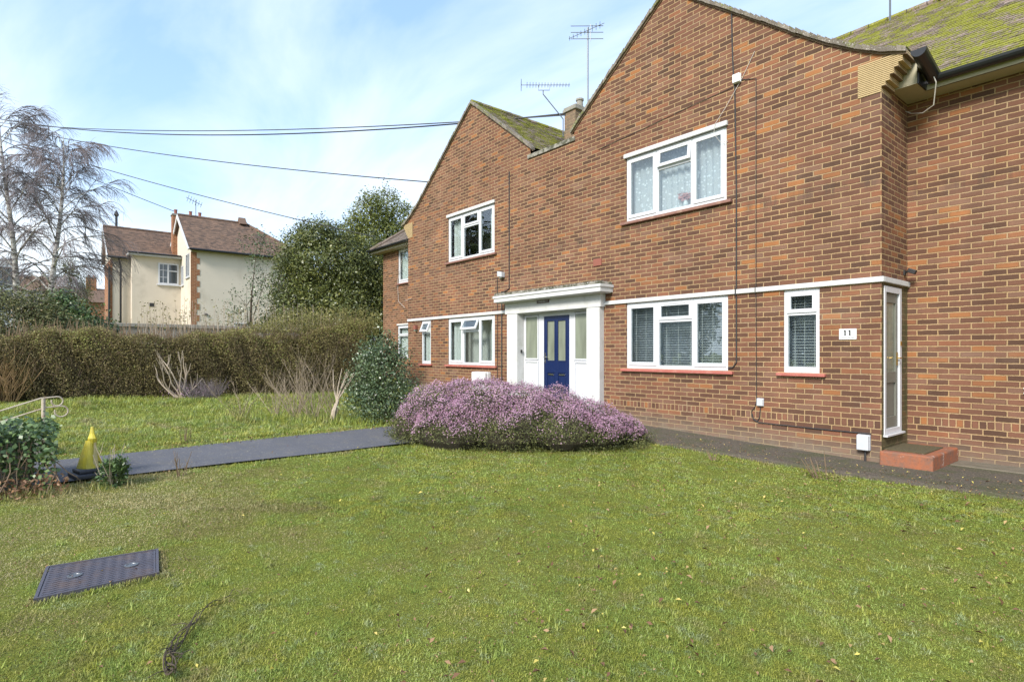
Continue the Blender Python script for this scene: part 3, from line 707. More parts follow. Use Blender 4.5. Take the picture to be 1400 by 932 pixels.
def window3(key, y, inside='blind', open_top=0, head=False, sillm='sill', sill=True, room='dark', label=None):
    x0, x1, z0, z1 = WX[key]; w = x1-x0; f = lambda a: x0+w*a/2.041
    yf, yb = y+.018, y+.075
    fr = MB(); fr.ring(x0, x1, z0, z1, .052, yf, yb, wb=.065)
    m1a, m1b = f(.655), f(.715); m2a, m2b = f(1.372), f(1.432)
    for a, b in ((m1a, m1b), (m2a, m2b)): fr.box(a, b, yf, yb, z0+.065, z1-.052)
    zt = z1-.385; fr.box(m1b, m2a, yf, yb, zt, zt+.05)
    # sashes
    sash = [(x0+.045, m1a+.008, z0+.058, z1-.045), (m2b-.008, x1-.045, z0+.058, z1-.045)]
    for a, b, c, d in sash: fr.ring(a, b, c, d, .06, yf-.016, yf+.03)
    tl = (m1b-.008, m2a+.008, zt+.042, z1-.045)
    Mo = None
    if open_top: Mo = Matrix.Translation((0, yf, tl[3])) @ Matrix.Rotation(R(-open_top), 4, 'X') @ Matrix.Translation((0, -yf, -tl[3]))
    fr.ring(*tl, .055, yf-.016, yf+.02, Mo)
    # trickle vent and weather bars
    fr.box(tl[0]+.12, tl[1]-.12, yf-.024, yf-.0165, tl[3]-.03, tl[3]-.012, Mo)
    win = fr.build('window', M['upvc'], house, bevel=.004, label=label)
    for a, b, c, d in sash: pane_box(win, a+.06, b-.06, c+.06, d-.06, yf)
    pane_box(win, m1b, m2a, z0+.065, zt, yf+.02)
    pane_box(win, tl[0]+.055, tl[1]-.055, tl[2]+.055, tl[3]-.055, yf, Mo)
    h = MB(); xx = m2b+.032 if key != 'x' else 0
    h.box(xx-.011, xx+.011, yb-.0, yb+.012, z0+.50, z0+.56); h.box(xx-.007, xx+.007, yb+.012, yb+.028, z0+.51, z0+.63); h.build('window_handle', M['plastic_w'], win)
    if sill:
        s = MB(); p = .06; s.prism([(x0-.10, z0-.055), (x1+.10, z0-.055), (x1+.10, z0-.006), (x0-.10, z0-.006)], y-p, y+.03)
        s.build('sill', M[sillm], win, bevel=.006)
    if head:
        MB().box(x0-.03, x1+.025, y-.045, y+.03, z1+.0, z1+.075).build('head_trim', M['white'], win, bevel=.005)
    gl = MB()
    if inside == 'blind':
        for a, b in ((x0+.06, m1a), (m1b, m2a), (m2b, x1-.06)): blind_mesh(a+.015, b-.015, z0+.07, z1-.06, y+.14).build('blind', M['blind'], win)
    elif inside == 'lace':
        curtain_mesh(x0+.05, x1-.05, z0+.03, z1-.03, y+.17, 17, .022).build('lace_curtain', M['lace'], win)
    elif inside == 'half':
        curtain_mesh(x0+.05, x0+.50, z0+.03, z1-.03, y+.16, 5, .03).build('curtain', M['curtain'], win)
        curtain_mesh(x1-.35, x1-.05, z0+.03, z1-.03, y+.16, 4, .03).build('curtain', M['curtain'], win)
    interior(win, x0, x1, z0, z1, y+.09, M[room], .7 if room == 'dark' else .28); return win
def window_n(key, y, open_top=0, inside='blind', sill=True, head=False, bottom='sill', top_light=True, room='dark'):
    x0, x1, z0, z1 = WX[key]; yf, yb = y+.018, y+.075
    fr = MB(); fr.ring(x0, x1, z0, z1, .055, yf, yb, wb=.085)
    Mo = None; zt = z1-.375 if top_light else z1-.055
    if top_light:
        fr.box(x0+.055, x1-.055, yf, yb, zt, zt+.045)
        if open_top: Mo = Matrix.Translation((0, yf, z1-.05)) @ Matrix.Rotation(R(-open_top), 4, 'X') @ Matrix.Translation((0, -yf, -(z1-.05)))
        fr.ring(x0+.045, x1-.045, zt+.036, z1-.045, .055, yf-.018, yf+.02, Mo)
    else: fr.ring(x0+.045, x1-.045, z0+.075, z1-.045, .05, yf-.016, yf+.02)
    fr.box(x0+.14, x0+.18, yf-.001, yf, z0+.022, z0+.03); fr.box(x1-.18, x1-.14, yf-.001, yf, z0+.022, z0+.03)
    win = fr.build('window', M['upvc'], house, bevel=.004)
    pane_box(win, x0+.055, x1-.055, z0+.085, zt, yf+.022)
    if top_light: pane_box(win, x0+.1, x1-.1, zt+.09, z1-.1, yf, Mo)
    if sill: MB().prism([(x0-.09, z0-.05), (x1+.09, z0-.05), (x1+.09, z0-.006), (x0-.09, z0-.006)], y-.06, y+.03).build('sill', M[bottom], win, bevel=.006)
    if head: MB().box(x0-.03, x1, y-.03, y+.03, z1, z1+.05).build('head_trim', M['white'], win, bevel=.004)
    if inside == 'blind': blind_mesh(x0+.07, x1-.07, z0+.09, z1-.06, y+.14).build('blind', M['blind'], win)
    elif inside == 'net': curtain_mesh(x0+.05, x1-.05, z0+.03, z1-.03, y+.12, 6, .02).build('net_curtain', M['curtain'], win)
    interior(win, x0, x1, z0, z1, y+.09, M[room], .7 if room == 'dark' else .28)
window3('g1', FY, 'blind', room='dim', label='wide ground floor window with white venetian blinds right of the porch')
window3('u1', FY, 'lace', 7, True, 'sill_old', room='mid_in', label='upper window with lace curtains in the right gable')
window3('g2', FY, 'half', 24, room='mid_in', label='ground floor window left of the porch with its top vent open')
window3('u2', FY, 'half', 0, True, 'sill_old', label='upper window in the left gable reflecting branches')
window_n('n1', FY, room='dim'); window_n('n2', FY, 22, 'net', room='mid_in')
window_n('lu', RY, 0, 'net', True, False, 'sill_old', False); window_n('lg', RY, 0, 'net', False, True, top_light=True, room='mid_in')

# ---- entrance
SY = FY-.13                                              # front of the surround
e = MB()
e.box(-10.30, -9.945, SY, FY+.01, 0, 2.335); e.box(-9.945+.0, -9.935, SY+.002, FY+.10, 0, 2.335)
e.box(-7.80, -7.465, SY, FY+.01, 0, 2.335); e.box(-7.81, -7.80, SY+.002, FY+.10, 0, 2.335)
e.box(-10.36, -7.43, SY-.01, FY+.01, 2.337, 2.60)
e.box(-9.945, -7.80, SY+.01, FY+.10, 2.325, 2.336)
sur = e.build('porch_surround', M['white'], house, bevel=.006)
c = MB().box(-10.50, -7.24, FY-.36, FY+.01, 2.602, 2.69); c.box(-10.47, -7.27, FY-.33, FY+.008, 2.59, 2.6018); c.box(-10.52, -7.22, FY-.38, FY+.01, 2.6902, 2.745)
c.build('porch_canopy', M['white'], house, bevel=.006)
c = MB(); c.prism([(-10.50, 2.746), (-7.24, 2.746), (-7.26, 2.80), (-10.48, 2.80)], FY-.37, FY+.002); c.build('canopy_felt', M['moss_conc'], house, bevel=.015)
# moss lumps on top of the canopy
P = np.column_stack([rng.uniform(-10.48, -7.26, 5000), rng.uniform(FY-.38, FY-.01, 5000), rng.uniform(2.785, 2.82, 5000)])
leaves('canopy_moss', P, rng.uniform(.012, .03, 5000), M['moss_conc'], house, up=1.)
dy = FY+.08
fr = MB(); fr.ring(-9.935, -7.81, .16, 2.325, .035, dy, dy+.07, wb=.04)
fr.box(-9.44, -9.275, dy+.001, dy+.07, .2, 2.29); fr.box(-8.49, -8.345, dy+.001, dy+.07, .2, 2.29)
fr.box(-9.275, -8.49, dy+.001, dy+.07, 2.245, 2.29)
for a, b in ((-9.90, -9.44), (-8.345, -7.845)):
    fr.ring(a+.005, b-.005, 1.30, 2.28, .03, dy-.012, dy+.03); fr.ring(a+.005, b-.005, .2, 1.27, .03, dy-.012, dy+.03); fr.box(a+.005, b-.005, dy+.012, dy+.05, 1.24, 1.31); fr.box(a+.03, b-.03, dy+.01, dy+.03, .22, 1.25)
ef = fr.build('door_frame', M['upvc'], house, bevel=.004)
for a, b in ((-9.90, -9.44), (-8.345, -7.845)): MB().box(a+.034, b-.034, dy+.004, dy+.012, 1.33, 2.25).build('side_light', M['frost'], ef)
# blue door leaf with two tall lights and two lower panels
D0, D1, Z0, Z1 = -9.272, -8.493, .205, 2.242; cx = (D0+D1)/2
d = MB()
for a, b in ((D0, D0+.105), (D1-.105, D1), (cx-.05, cx+.05)): d.box(a, b, dy+.005, dy+.05, Z0, Z1)
for a, b in ((D0+.105, cx-.05), (cx+.05, D1-.105)):
    for z0, z1 in ((Z0, Z0+.20), (1.02, 1.28), (Z1-.10, Z1)): d.box(a, b, dy+.005, dy+.05, z0, z1)
    d.box(a, b, dy+.022, dy+.05, Z0+.20, 1.02)
    d.ring(a+.03, b-.03, Z0+.24, .98, .02, dy+.014, dy+.03)
dr = d.build('front_door', M['blue'], house, bevel=.005)
for a, b in ((D0+.105, cx-.05), (cx+.05, D1-.105)):
    MB().box(a, b, dy+.02, dy+.028, 1.28, Z1-.10).build('door_light', M['frost'], dr)
    MB().ring(a-.012, b+.012, 1.27, Z1-.09, .016, dy-.004, dy+.006).build('door_light_bead', M['blue'], dr, bevel=.003)
h = MB().box(D0+.035, D0+.065, dy-.008, dy+.004, 1.23, 1.45); h.tube([(D0+.05, dy-.008, 1.36), (D0+.05, dy-.045, 1.36), (D0+.155, dy-.045, 1.362)], .010, 8); h.lathe([(.012, 0), (.012, .012)], (D0+.05, dy-.02, 1.27), 10)
h.build('door_handle', M['chrome'], dr)
MB().box(cx-.13, cx+.13-.0, dy-.004, dy+.004, 1.065, 1.095).build('letter_plate', M['chrome'], dr) if False else None
for a, b in ((D0+.125, cx-.075), (cx+.075, D1-.125)):
    MB().prism([(a, .975), (b, .975), (b-.02, 1.0), (a+.02, 1.0)], dy-.002, dy+.004).build('panel_highlight_bead', M['chrome'], dr)
MB().box(-9.928, -9.90, SY+.10, SY+.13, 1.44, 1.52).build('bell_push', M['black'], house)
MB().box(-9.94, -7.80, SY, FY+.2, .0, .165).build('threshold', M['concrete'], house, bevel=.01)
# name sign over the door
sg = thing('name_sign', 'small dark name sign with white letters on the white porch header', 'sign', (-9.06, SY-.012, 2.545))
MB().box(-9.25, -8.86, SY-.018, SY-.0105, 2.512, 2.578).build('sign_plate', M['signdark'], sg)
MB().ring(-9.245, -8.865, 2.517, 2.573, .004, SY-.0195, SY-.0182).build('sign_border', M['terracotta'], sg)
def text(body, x, y, z, size, m, name, parent, font_bold=False, rotz=0, sx=1):
    c = bpy.data.curves.new(name, 'FONT'); c.body = body; c.size = size; c.extrude = .0006; c.align_x = 'CENTER'; c.align_y = 'CENTER'
    if font_bold: c.offset = size*.02
    o = bpy.data.objects.new(name, c); col.objects.link(o)
    dg = bpy.context.evaluated_depsgraph_get(); me = bpy.data.meshes.new_from_object(o.evaluated_get(dg))
    bpy.data.objects.remove(o); me.name = name
    me.transform(Matrix.Translation((x, y, z)) @ Matrix.Rotation(rotz, 4, 'Z') @ Matrix.Rotation(R(90), 4, 'X') @ Matrix.Diagonal((sx, 1, 1, 1)))
    me.transform(Matrix.Translation(-Vector(parent['_o']))); me.materials.clear(); me.materials.append(m)
    q = bpy.data.objects.new(name, me); col.objects.link(q); q.parent = parent; return q
text('LONSDALE CT.', -9.055, SY-.0195, 2.545, .048, M['plastic_w'], 'lettering', sg)
# house number plate
np_ = thing('number_plate', 'white plate with black number 11 on the brick wall left of the side door', 'sign', (-3.115, FY-.012, 1.70))
MB().box(-3.222, -3.006, FY-.016, FY-.001, 1.632, 1.775).build('plate', M['plastic_w'], np_, bevel=.003)
# serif digits built from strokes
dg_ = MB()
for x in (-3.145, -3.086):
    dg_.box(x-.009, x+.009, FY-.0185, FY-.0162, 1.688, 1.758); dg_.box(x-.019, x+.019, FY-.0185, FY-.0162, 1.684, 1.6878); dg_.prism([(x-.022, 1.740), (x-.0092, 1.744), (x-.0092, 1.758), (x-.0155, 1.750)], FY-.0185, FY-.0162)
dg_.build('digits', M['black'], np_)
text('South Street', -3.114, FY-.0165, 1.655, .032, M['black'], 'lettering', np_)

# ---- side door in the return wall (faces +X)
sx = -2.714
d = MB()
def boxr(mb, y0, y1, x0, x1, z0, z1): mb.box(x0, x1, y0, y1, z0, z1)
for y0, y1, z0, z1 in ((8.52, 8.58, .38, 2.33), (9.09, 9.17, .38, 2.33), (8.58, 9.09, 2.25, 2.33), (8.58, 9.09, .38, .45)): boxr(d, y0, y1, sx-.055, sx+.012, z0, z1)
boxr(d, 8.50, 9.19, sx-.02, sx+.05, .352, .378)
sf = d.build('side_door_frame', M['upvc'], house, bevel=.004)
d = MB()
for y0, y1, z0, z1 in ((8.585, 8.66, .455, 2.245), (9.01, 9.085, .455, 2.245), (8.66, 9.01, .455, .60), (8.66, 9.01, 1.05, 1.2), (8.66, 9.01, 2.12, 2.245)): boxr(d, y0, y1, sx-.05, sx-.012, z0, z1)
boxr(d, 8.66, 9.01, sx-.045, sx-.03, .6, 1.05)
M['door_grey'] = mat('grey_green_door', worn((.16, .16, .13), .2, 6), rough=.5)
sd = d.build('side_door', M['door_grey'], house, bevel=.004)
b = MB(); boxr(b, 8.66, 9.01, sx-.036, sx-.028, 1.2, 2.12); b.build('side_door_pane', M['frost'], sd)
b = MB().box(sx-.012, sx+.0, 9.035, 9.06, 1.28, 1.46); b.tube([(sx+.0, 9.047, 1.38), (sx+.045, 9.047, 1.38), (sx+.047, 8.95, 1.38)], .009, 7); b.build('door_handle', M['brass'], sd)
MB().box(sx+.012, sx+.022, 9.11, 9.14, 1.55, 1.61).build('bell_push', M['brass'], house)

# ---- chimney
def chimney(x0, x1, y0, y1, z0, z1, parent, m, pots=1, name='chimney'):
    b = MB().box(x0, x1, y0, y1, z0, z1-.16); st = b.build(name, m, parent)
    b = MB().box(x0-.04, x1+.04, y0-.04, y1+.04, z1-.16, z1-.09); b.box(x0-.02, x1+.02, y0-.02, y1+.02, z1-.0895, z1-.04); b.build('chimney_cap', M['concrete'], st, bevel=.01)
    for i in range(pots):
        yy = y0+(y1-y0)*(i+.5)/pots; cx_ = (x0+x1)/2
        MB().lathe([(.085, 0), (.08, .22), (.10, .225), (.10, .27), (.06, .272)], (cx_, yy, z1-.04), 14).build('chimney_pot', M['terracotta'] if parent != house else M['concrete'], st)
    return st
chimney(-10.28, -9.90, 10.15, 10.85, 6.0, 7.60, house, M['brick_grey'])
chimney(-3.15, -2.75, 12.8, 13.3, 7.6, 8.35, house, M['brick_grey'])
# air brick above the porch, right
MB().box(-7.73, -7.52, FY-.02, FY+.01, 3.15, 3.29).build('air_brick', M['terracotta'], house, bevel=.004)
bpy.context.view_layer.update()

# ------------------------------------------------------------------ things fixed to the walls
def wall_box(name, label, cat, x0, x1, z0, z1, dep=.06, m='plastic', bev=.008, lid=True):
    t_ = thing(name, label, cat, ((x0+x1)/2, FY, z0))
    MB().box(x0, x1, FY-dep*.6, FY-.001, z0, z1).build('case', M[m], t_, bevel=bev)
    if lid: MB().box(x0+.004, x1-.004, FY-dep, FY-dep*.6-.0005, z0+.004, z1-.004).build('lid', M[m], t_, bevel=bev)
    return t_
wall_box('junction_box', 'small grey junction box on the wall below the narrow window', 'junction box', -4.379, -4.276, .645, .765, .05)
mt = wall_box('service_box', 'grey service box with a pipe into the ground at the corner near the brick step', 'service box', -2.985, -2.835, .168, .372, .09)
MB().tube([(-2.895, FY-.03, .168), (-2.895, FY-.03, -.02)], .014, 8).build('pipe', M['cable'], mt)
wall_box('cable_box', 'white cable box high on the right gable beside the upper window', 'junction box', -4.762, -4.638, 5.66, 5.80, .07, 'plastic_w')
wall_box('wall_cabinet', 'white cabinet on the wall just above the purple heather', 'cabinet', -11.62, -11.06, .55, .985, .2, 'plastic_w', .02)
s = thing('wall_sensor', 'small grey sensor lamp on the brick above the left end of the porch canopy', 'lamp', (-10.62, FY, 3.3))
MB().prism([(-10.70, 3.25), (-10.53, 3.22), (-10.53, 3.34), (-10.70, 3.37)], FY-.11, FY-.001).build('lamp_case', M['plastic'], s, bevel=.01); MB().box(-10.66, -10.57, FY-.08, FY-.02, 3.20, 3.222).build('lamp_lens', M['frost'], s)
s = thing('wall_lantern', 'small rusty brown lantern on the wall beside the narrow left window', 'lamp', (-14.62, FY, 2.15))
MB().box(-14.68, -14.56, FY-.09, FY-.001, 2.12, 2.24).build('lantern_case', M['terracotta'], s, bevel=.01); MB().box(-14.66, -14.58, FY-.08, FY-.01, 2.08, 2.119).build('lantern_glass', M['frost'], s)
s = thing('security_light', 'small black floodlight on the return wall above the side door', 'lamp', (sx, 9.32, 2.56))
MB().tube([(sx, 9.30, 2.56), (sx+.07, 9.27, 2.58)], .014, 6).build('arm', M['black'], s)
MB().box(-.05, .05, -.035, .035, -.03, .03, Matrix.Translation((sx+.11, 9.25, 2.57)) @ Matrix.Rotation(R(25), 4, 'Y')).build('lamp_head', M['black'], s, bevel=.008)
MB().box(sx, sx+.02, 9.27, 9.33, 2.53, 2.6).build('mount', M['black'], s)
def wall_cable(label, pts, r=.006, m='cable', name='wall_cable', grp=None):
    mb = MB(); mb.tube(pts, r, 6); o = mb.build(name, M[m]); tag(o, label, 'cable', grp); return o
y_ = FY-.012
wall_cable('dark cable down the right gable from the roof to the wide lower window', [(-4.80, y_, 6.83), (-4.79, y_, 6.3), (-4.77, y_, 5.83), (-4.745, y_, 5.6), (-4.72, y_, 4.0), (-4.72, y_, 2.47), (-4.72, y_-.03, 2.45), (-4.72, y_-.03, 2.36), (-4.72, y_, 2.33), (-4.72, y_, 1.3), (-4.78, y_, 1.22), (-4.86, y_, 1.2)], .011)
wall_cable('thin dark cable down the right gable into the grey junction box', [(-4.66, y_, 5.70), (-4.52, y_, 5.66), (-4.40, y_, 5.63), (-4.40, y_, 2.46), (-4.40, y_-.03, 2.45), (-4.40, y_-.03, 2.36), (-4.40, y_, 2.34), (-4.395, y_, .70), (-4.42, y_, .62), (-4.47, y_, .56), (-4.47, y_, .47)], .006)
wall_cable('black cable looping from the junction box and running along the plinth to the corner', [(-4.33, y_, .65), (-4.34, y_, .48), (-4.38, y_, .41), (-4.44, y_, .44), (-4.46, y_, .52), (-4.44, y_, .43), (-4.36, y_, .395), (-3.9, y_, .39), (-3.3, y_, .385), (-2.83, y_, .39)], .008)
wall_cable('pale wire hanging slantwise over the upper right window', [(-4.42, y_, 6.05), (-4.62, y_, 5.72), (-4.9, y_-.02, 5.33), (-5.06, y_-.05, 5.12), (-5.08, y_-.05, 4.97), (-4.98, y_-.03, 4.82), (-4.86, y_, 4.80)], .004, 'cable_w')
wall_cable('dark drain cable down the brick between the gables', [(-10.36, y_, 5.66), (-10.36, y_, 4.4), (-10.36, y_, 2.95), (-10.45, y_, 2.90), (-10.62, y_-.005, 2.88)], .012)
wall_cable('dark pipe left of the white porch running down to the heather', [(-10.64, y_, 2.9), (-10.64, y_, 1.4), (-10.64, y_, .2)], .016)
wall_cable('thin dark wire beside the pipe left of the porch', [(-10.81, y_, 3.25), (-10.80, y_, 2.0), (-10.81, y_, .3)], .007)
wall_cable('pale wire looping from the small upper window at the left end of the house', [(-15.2, FY-.03, 5.2), (-16.4, RY-.36, 5.0), (-17.3, RY-.02, 4.6), (-17.62, RY-.02, 3.9), (-17.55, RY-.02, 3.2), (-17.1, RY-.02, 2.95), (-15.3, FY-.02, 3.0), (-14.9, FY-.02, 3.05)], .006, 'cable_w')
wall_cable('white wire drooping under the corner of the black gutter', [(-2.30, YE-.2, ZE+.03), (-2.26, YE-.15, ZE-.12), (-2.32, YE-.02, ZE-.36), (-2.46, YE+.05, ZE-.40), (-2.62, YE+.15, ZE-.33), (-2.70, YE+.2, ZE-.26)], .007, 'cable_w')
wall_cable('faint dark wire crossing the right gable level with the upper window head', [(-7.6, y_, 5.42), (-6.5, y_, 5.50), (-5.6, y_, 5.58), (-4.78, y_, 5.63)], .005)
# wall marks at the right edge of the recessed wall
s = thing('pipe_clip', 'pair of white pipe clips on the recessed brick wall at the right edge', 'bracket', (-1.42, RY, .95))
for z in (1.0, .94): MB().tube([(-1.47, RY-.012, z+.01), (-1.40, RY-.03, z), (-1.33, RY-.02, z-.005)], .014, 7).build('clip', M['plastic_w'], s)

# flowers on the upper window ledge
v_ = thing('flower_vase', 'white vase of pink flowers on the ledge inside the upper right window', 'vase', (-5.72, FY+.12, 3.95))
MB().lathe([(.03, 0), (.045, .04), (.03, .10), (.035, .115)], (-5.72, FY+.12, 3.95), 12).build('vase_body', M['plastic_w'], v_)
P = rng.normal(0, 1, (140, 3))*[.06, .015, .035]+[-5.74, FY+.125, 4.13]; leaves('bouquet', P, .06, M['flower_p'], v_)

# ------------------------------------------------------------------ brick step, mat
st = thing('doorstep', 'flaking red painted brick step below the side door', 'step', (-2.4, 8.9, 0))
b = MB()
P0 = [(-2.70, 8.31), (-2.13, 8.31), (-2.13, 9.435), (-2.70, 9.435)]
b.box(-2.705, -2.13, 8.33, 9.436, -.05, .195); b.build('step_body', M['step'], st, bevel=.018)
dm = MB().box(-2.69, -2.24, 8.46, 9.20, .1965, .212); o = dm.build('doormat', M['mat'], bevel=.004); tag(o, 'worn brown doormat lying on the red step', 'doormat')
M['slab'] = mat('dirty_slab', worn((.17, .145, .105), .4, 9, bump=.6, dist=.01, dirt=((.07, .07, .035), .8)), rough=.95)
o = MB().box(-2.125, -1.35, 9.0, 9.436, -.06, .028).build('drain_slab', M['slab'], bevel=.01); tag(o, 'low concrete slab beside the red step at the foot of the recessed wall', 'slab')

# ------------------------------------------------------------------ aerials and cables
def yagi(parent, c, d, up, boom, n, el0, el1, name_b='boom', refl=True, r=.006):
    """TV aerial: boom along d with n elements across (up x d)"""
    c, d = Vector(c), Vector(d).normalized(); s = Vector(up).normalized()
    MB().tube([c-d*boom*.5, c+d*boom*.5], r*1.4, 6).build(name_b, M['galv'], parent)
    e = MB()
    for i in range(n):
        f = i/(n-1); p = c-d*boom*.5+d*boom*(.12+.86*f); L = el0+(el1-el0)*f; e.tube([p-s*L, p+s*L], r, 5)
    e.build('director_elements', M['galv'], parent)
    if refl:
        e = MB(); t = d.cross(s)
        for k in (-1.5, -.5, .5, 1.5):
            p = c-d*boom*.5+t*k*.07; e.tube([p-s*el0*1.5, p+s*el0*1.5], r, 5)
        e.tube([c-d*boom*.5-t*.12, c-d*boom*.5+t*.12], r, 5); e.build('reflector', M['galv'], parent)
a1 = thing('tv_aerial', 'tall mast aerial rising from the chimney between the gables', 'aerial', (-9.92, 10.6, 7.3))
MB().tube([(-9.86, 10.55, 6.4), (-9.86, 10.55, 9.55)], .018, 8).build('mast', M['galv'], a1)
dv = Vector((.55, -.75, -.55)); yagi(a1, (-9.86, 10.50, 9.45), (-.55, -.62, -.35), (.64, -.7, .25), .95, 9, .11, .07, refl=False)
e = MB()
for k in (-.16, 0, .16): e.tube([Vector((-9.86, 10.52, 9.42+k))-Vector((.42, .5, 0))*.62, Vector((-9.86, 10.52, 9.42+k))+Vector((.42, .5, 0))*.62], .009, 5)
e.tube([(-9.80, 10.58, 9.2), (-9.80, 10.58, 9.62)], .008, 5); e.build('reflector', M['galv'], a1)
a2 = thing('tv_aerial', 'long horizontal aerial on a bent arm left of the mast', 'aerial', (-10.3, 10.2, 7.3))
Rv = Vector((.6348, .7727, 0)); base = Vector((-10.30, 10.12, 7.30)); top = base-Rv*.50+Vector((0, 0, .72))
MB().tube([base-Vector((0, 0, .45)), base, top-Vector((0, 0, .1)), top], .014, 7).build('bent_arm', M['galv'], a2)
bc_ = top+Rv*.06+Vector((0, 0, .13)); yagi(a2, bc_, Rv, (.5, -.4, .55), 1.22, 15, .07, .05, refl=True)
MB().tube([top-Rv*.12+Vector((0, 0, .12)), top-Rv*.12, top+Rv*.16, top+Rv*.16+Vector((0, 0, .12))], .008, 6).build('cradle', M['galv'], a2)
for x, y, z0, z1, lb in ((-4.0, 12.9, 7.3, 9.4, 'thin dark mast behind the right gable verge, the left one of two'), (-3.2, 12.9, 8.0, 9.4, 'thin pale mast beside the small stack behind the right gable')):
    t_ = thing('roof_mast', lb, 'mast', (x, y, z0)); MB().tube([(x, y, z0), (x, y, z1)], .02, 6).build('mast', M['galv'], t_)
    MB().tube([(x-.2, y, z1-.1), (x+.2, y, z1-.1)], .01, 5).build('cross_arm', M['galv'], t_)
PO = Vector((-41.6, -3.4, 13.6))
px_ = thing('utility_pole', 'timber utility pole beyond the birches carrying the cables', 'utility pole', (PO.x, PO.y, .7))
MB().tube([(PO.x, PO.y, .6), (PO.x, PO.y, PO.z+.3)], [.14, .1], 10).build('post', M['pole'], px_); MB().box(PO.x-.06, PO.x+.06, PO.y-.8, PO.y+.8, PO.z-.05, PO.z+.05).build('cross_arm', M['pole'], px_)
def span(a, b, sag, r, label):
    a, b = Vector(a), Vector(b); pts = [a.lerp(b, t)-Vector((0, 0, sag*4*t*(1-t))) for t in np.linspace(0, 1, 40)]
    o = MB().tube(pts, r, 5).build('overhead_cable', M['cable']); tag(o, label, 'cable', 'overhead cables'); return o

# ------------------------------------------------------------------ neighbour's cream house (fronts face +X)
nh = thing('cream_house', 'cream rendered house with dark red tiled roofs behind the hedge', 'house', (-36, 7, .6))
b = MB()
b.box(-41, -34.9, 6.3, 12.4, .3, 7.15)               # right block
b.box(-41.0, -37.9, 3.92, 6.3, .3, 7.0); b.box(-42.0, -38.5, 3.0, 6.3, .3, 6.75); b.prism([(-42.0, 6.75), (-38.6, 6.75), (-41.5, 8.7)], 3.0, 3.1)
b.prism([(-40.9, 7.15), (-34.9, 7.15), (-37.9, 9.30)], 6.3, 6.5)
b.build('wall', M['cream'], nh)
q = MB(); 
for i in range(19):
    z = 1.0+i*.31; w = .42 if i % 2 else .27; q.box(-34.9-.0, -34.885, 6.285, 6.285+w, z, z+.31); q.box(-34.9-.12, -34.885, 6.285, 6.30, z, z+.31)
q.build('brick_quoin', M['quoin'], nh)
q = MB().box(-42.0, -38.49, 2.975, 2.998, .3, 6.6); q.box(-38.50, -38.488, 2.975, 3.08, .3, 6.6); q.build('end_brickwork', M['quoin'], nh)
r_ = MB(); ez, rz = 7.12, 9.40
Yl, Yh = 6.15, 12.75
def slope(mb, a, b, c, d, th=.09):
    a, b, c, d = map(Vector, (a, b, c, d)); n = (b-a).cross(d-a).normalized()*-th; mb.add([a, b, c, d, a+n, b+n, c+n, d+n], [(0, 1, 2, 3), (7, 6, 5, 4), (0, 4, 5, 1), (1, 5, 6, 2), (2, 6, 7, 3), (3, 7, 4, 0)])
def sloped_tiles(mb, x0, z0, x1, z1, y0, y1, cut=0, gauge=.11, tw=.18):
    L = math.hypot(x1-x0, z1-z0); nr = int(L/gauge)
    for r in range(nr+1):
        f = r*gauge/L; g = min(1, f+.17/L); ya = y0+.09*(r % 2); ye = y1-cut*f
        while ya < ye:
            yb_ = min(ya+tw-.005, ye)
            X0, Zz0, X1, Zz1 = x0+(x1-x0)*f, z0+(z1-z0)*f, x0+(x1-x0)*g, z0+(z1-z0)*g; l = .025+random.uniform(-.004, .01)
            mb.ti = random.random()
            mb.add([(X0, ya, Zz0+l), (X0, yb_, Zz0+l), (X1, yb_, Zz1+.008), (X1, ya, Zz1+.008), (X0, ya, Zz0+l-.02), (X0, yb_, Zz0+l-.02)], [(0, 1, 2, 3), (4, 5, 1, 0)]); ya += tw
slope(r_, (-34.6, Yl, ez-.1), (-34.6, Yh, ez-.1), (-37.9, Yh-3.0, rz), (-37.9, Yl, rz)); slope(r_, (-41.2, Yh, ez-.1), (-41.2, Yl, ez-.1), (-37.9, Yl, rz), (-37.9, Yh-3.0, rz))
r_.face([(-34.6, Yh, ez-.1), (-41.2, Yh, ez-.1), (-37.9, Yh-3.0, rz)])
sloped_tiles(r_, -34.6, ez-.1, -37.9, rz, Yl, Yh, 3.0)
for i in range(11): r_.ti = random.random(); r_.tube([(-37.9, Yl+i*.34, rz+.02), (-37.9, Yl+.33+i*.34, rz+.025)], .09, 7)
for i in range(13): f, g = i/13, (i+.95)/13; r_.ti = random.random(); r_.tube([(-37.9+3.3*f, Yh-3+3*f, rz+.03-(rz-ez+.1)*f), (-37.9+3.3*g, Yh-3+3*g, rz+.04-(rz-ez+.1)*g)], .09, 7)
r_.ti = .5; r_.prism([(-38.35, rz-.1), (-37.45, rz-.1), (-37.9, rz+.36)], Yh-3.35, Yh-2.95)
r_.build('right_roof' if False else 'roof', M['tile_red'], nh)
r_ = MB(); lz, lr = 6.72, 8.9
slope(r_, (-38.2, 2.85, lz), (-38.2, 6.3, lz), (-41.5, 6.3, lr), (-41.5, 2.85, lr)); slope(r_, (-42.0, 6.3, lz), (-42.0, 2.85, lz), (-41.5, 2.85, lr), (-41.5, 6.3, lr))
slope(r_, (-37.55, 3.75, 6.98), (-37.55, 6.3, 6.98), (-38.9, 6.3, 7.24), (-38.9, 3.75, 7.24), .05)
sloped_tiles(r_, -38.2, lz, -41.5, lr, 2.85, 6.6)
for i in range(11): r_.ti = random.random(); r_.tube([(-41.5, 2.85+i*.34, lr+.02), (-41.5, 3.18+i*.34, lr+.025)], .09, 7)
r_.build('roof', M['tile_red'], nh)
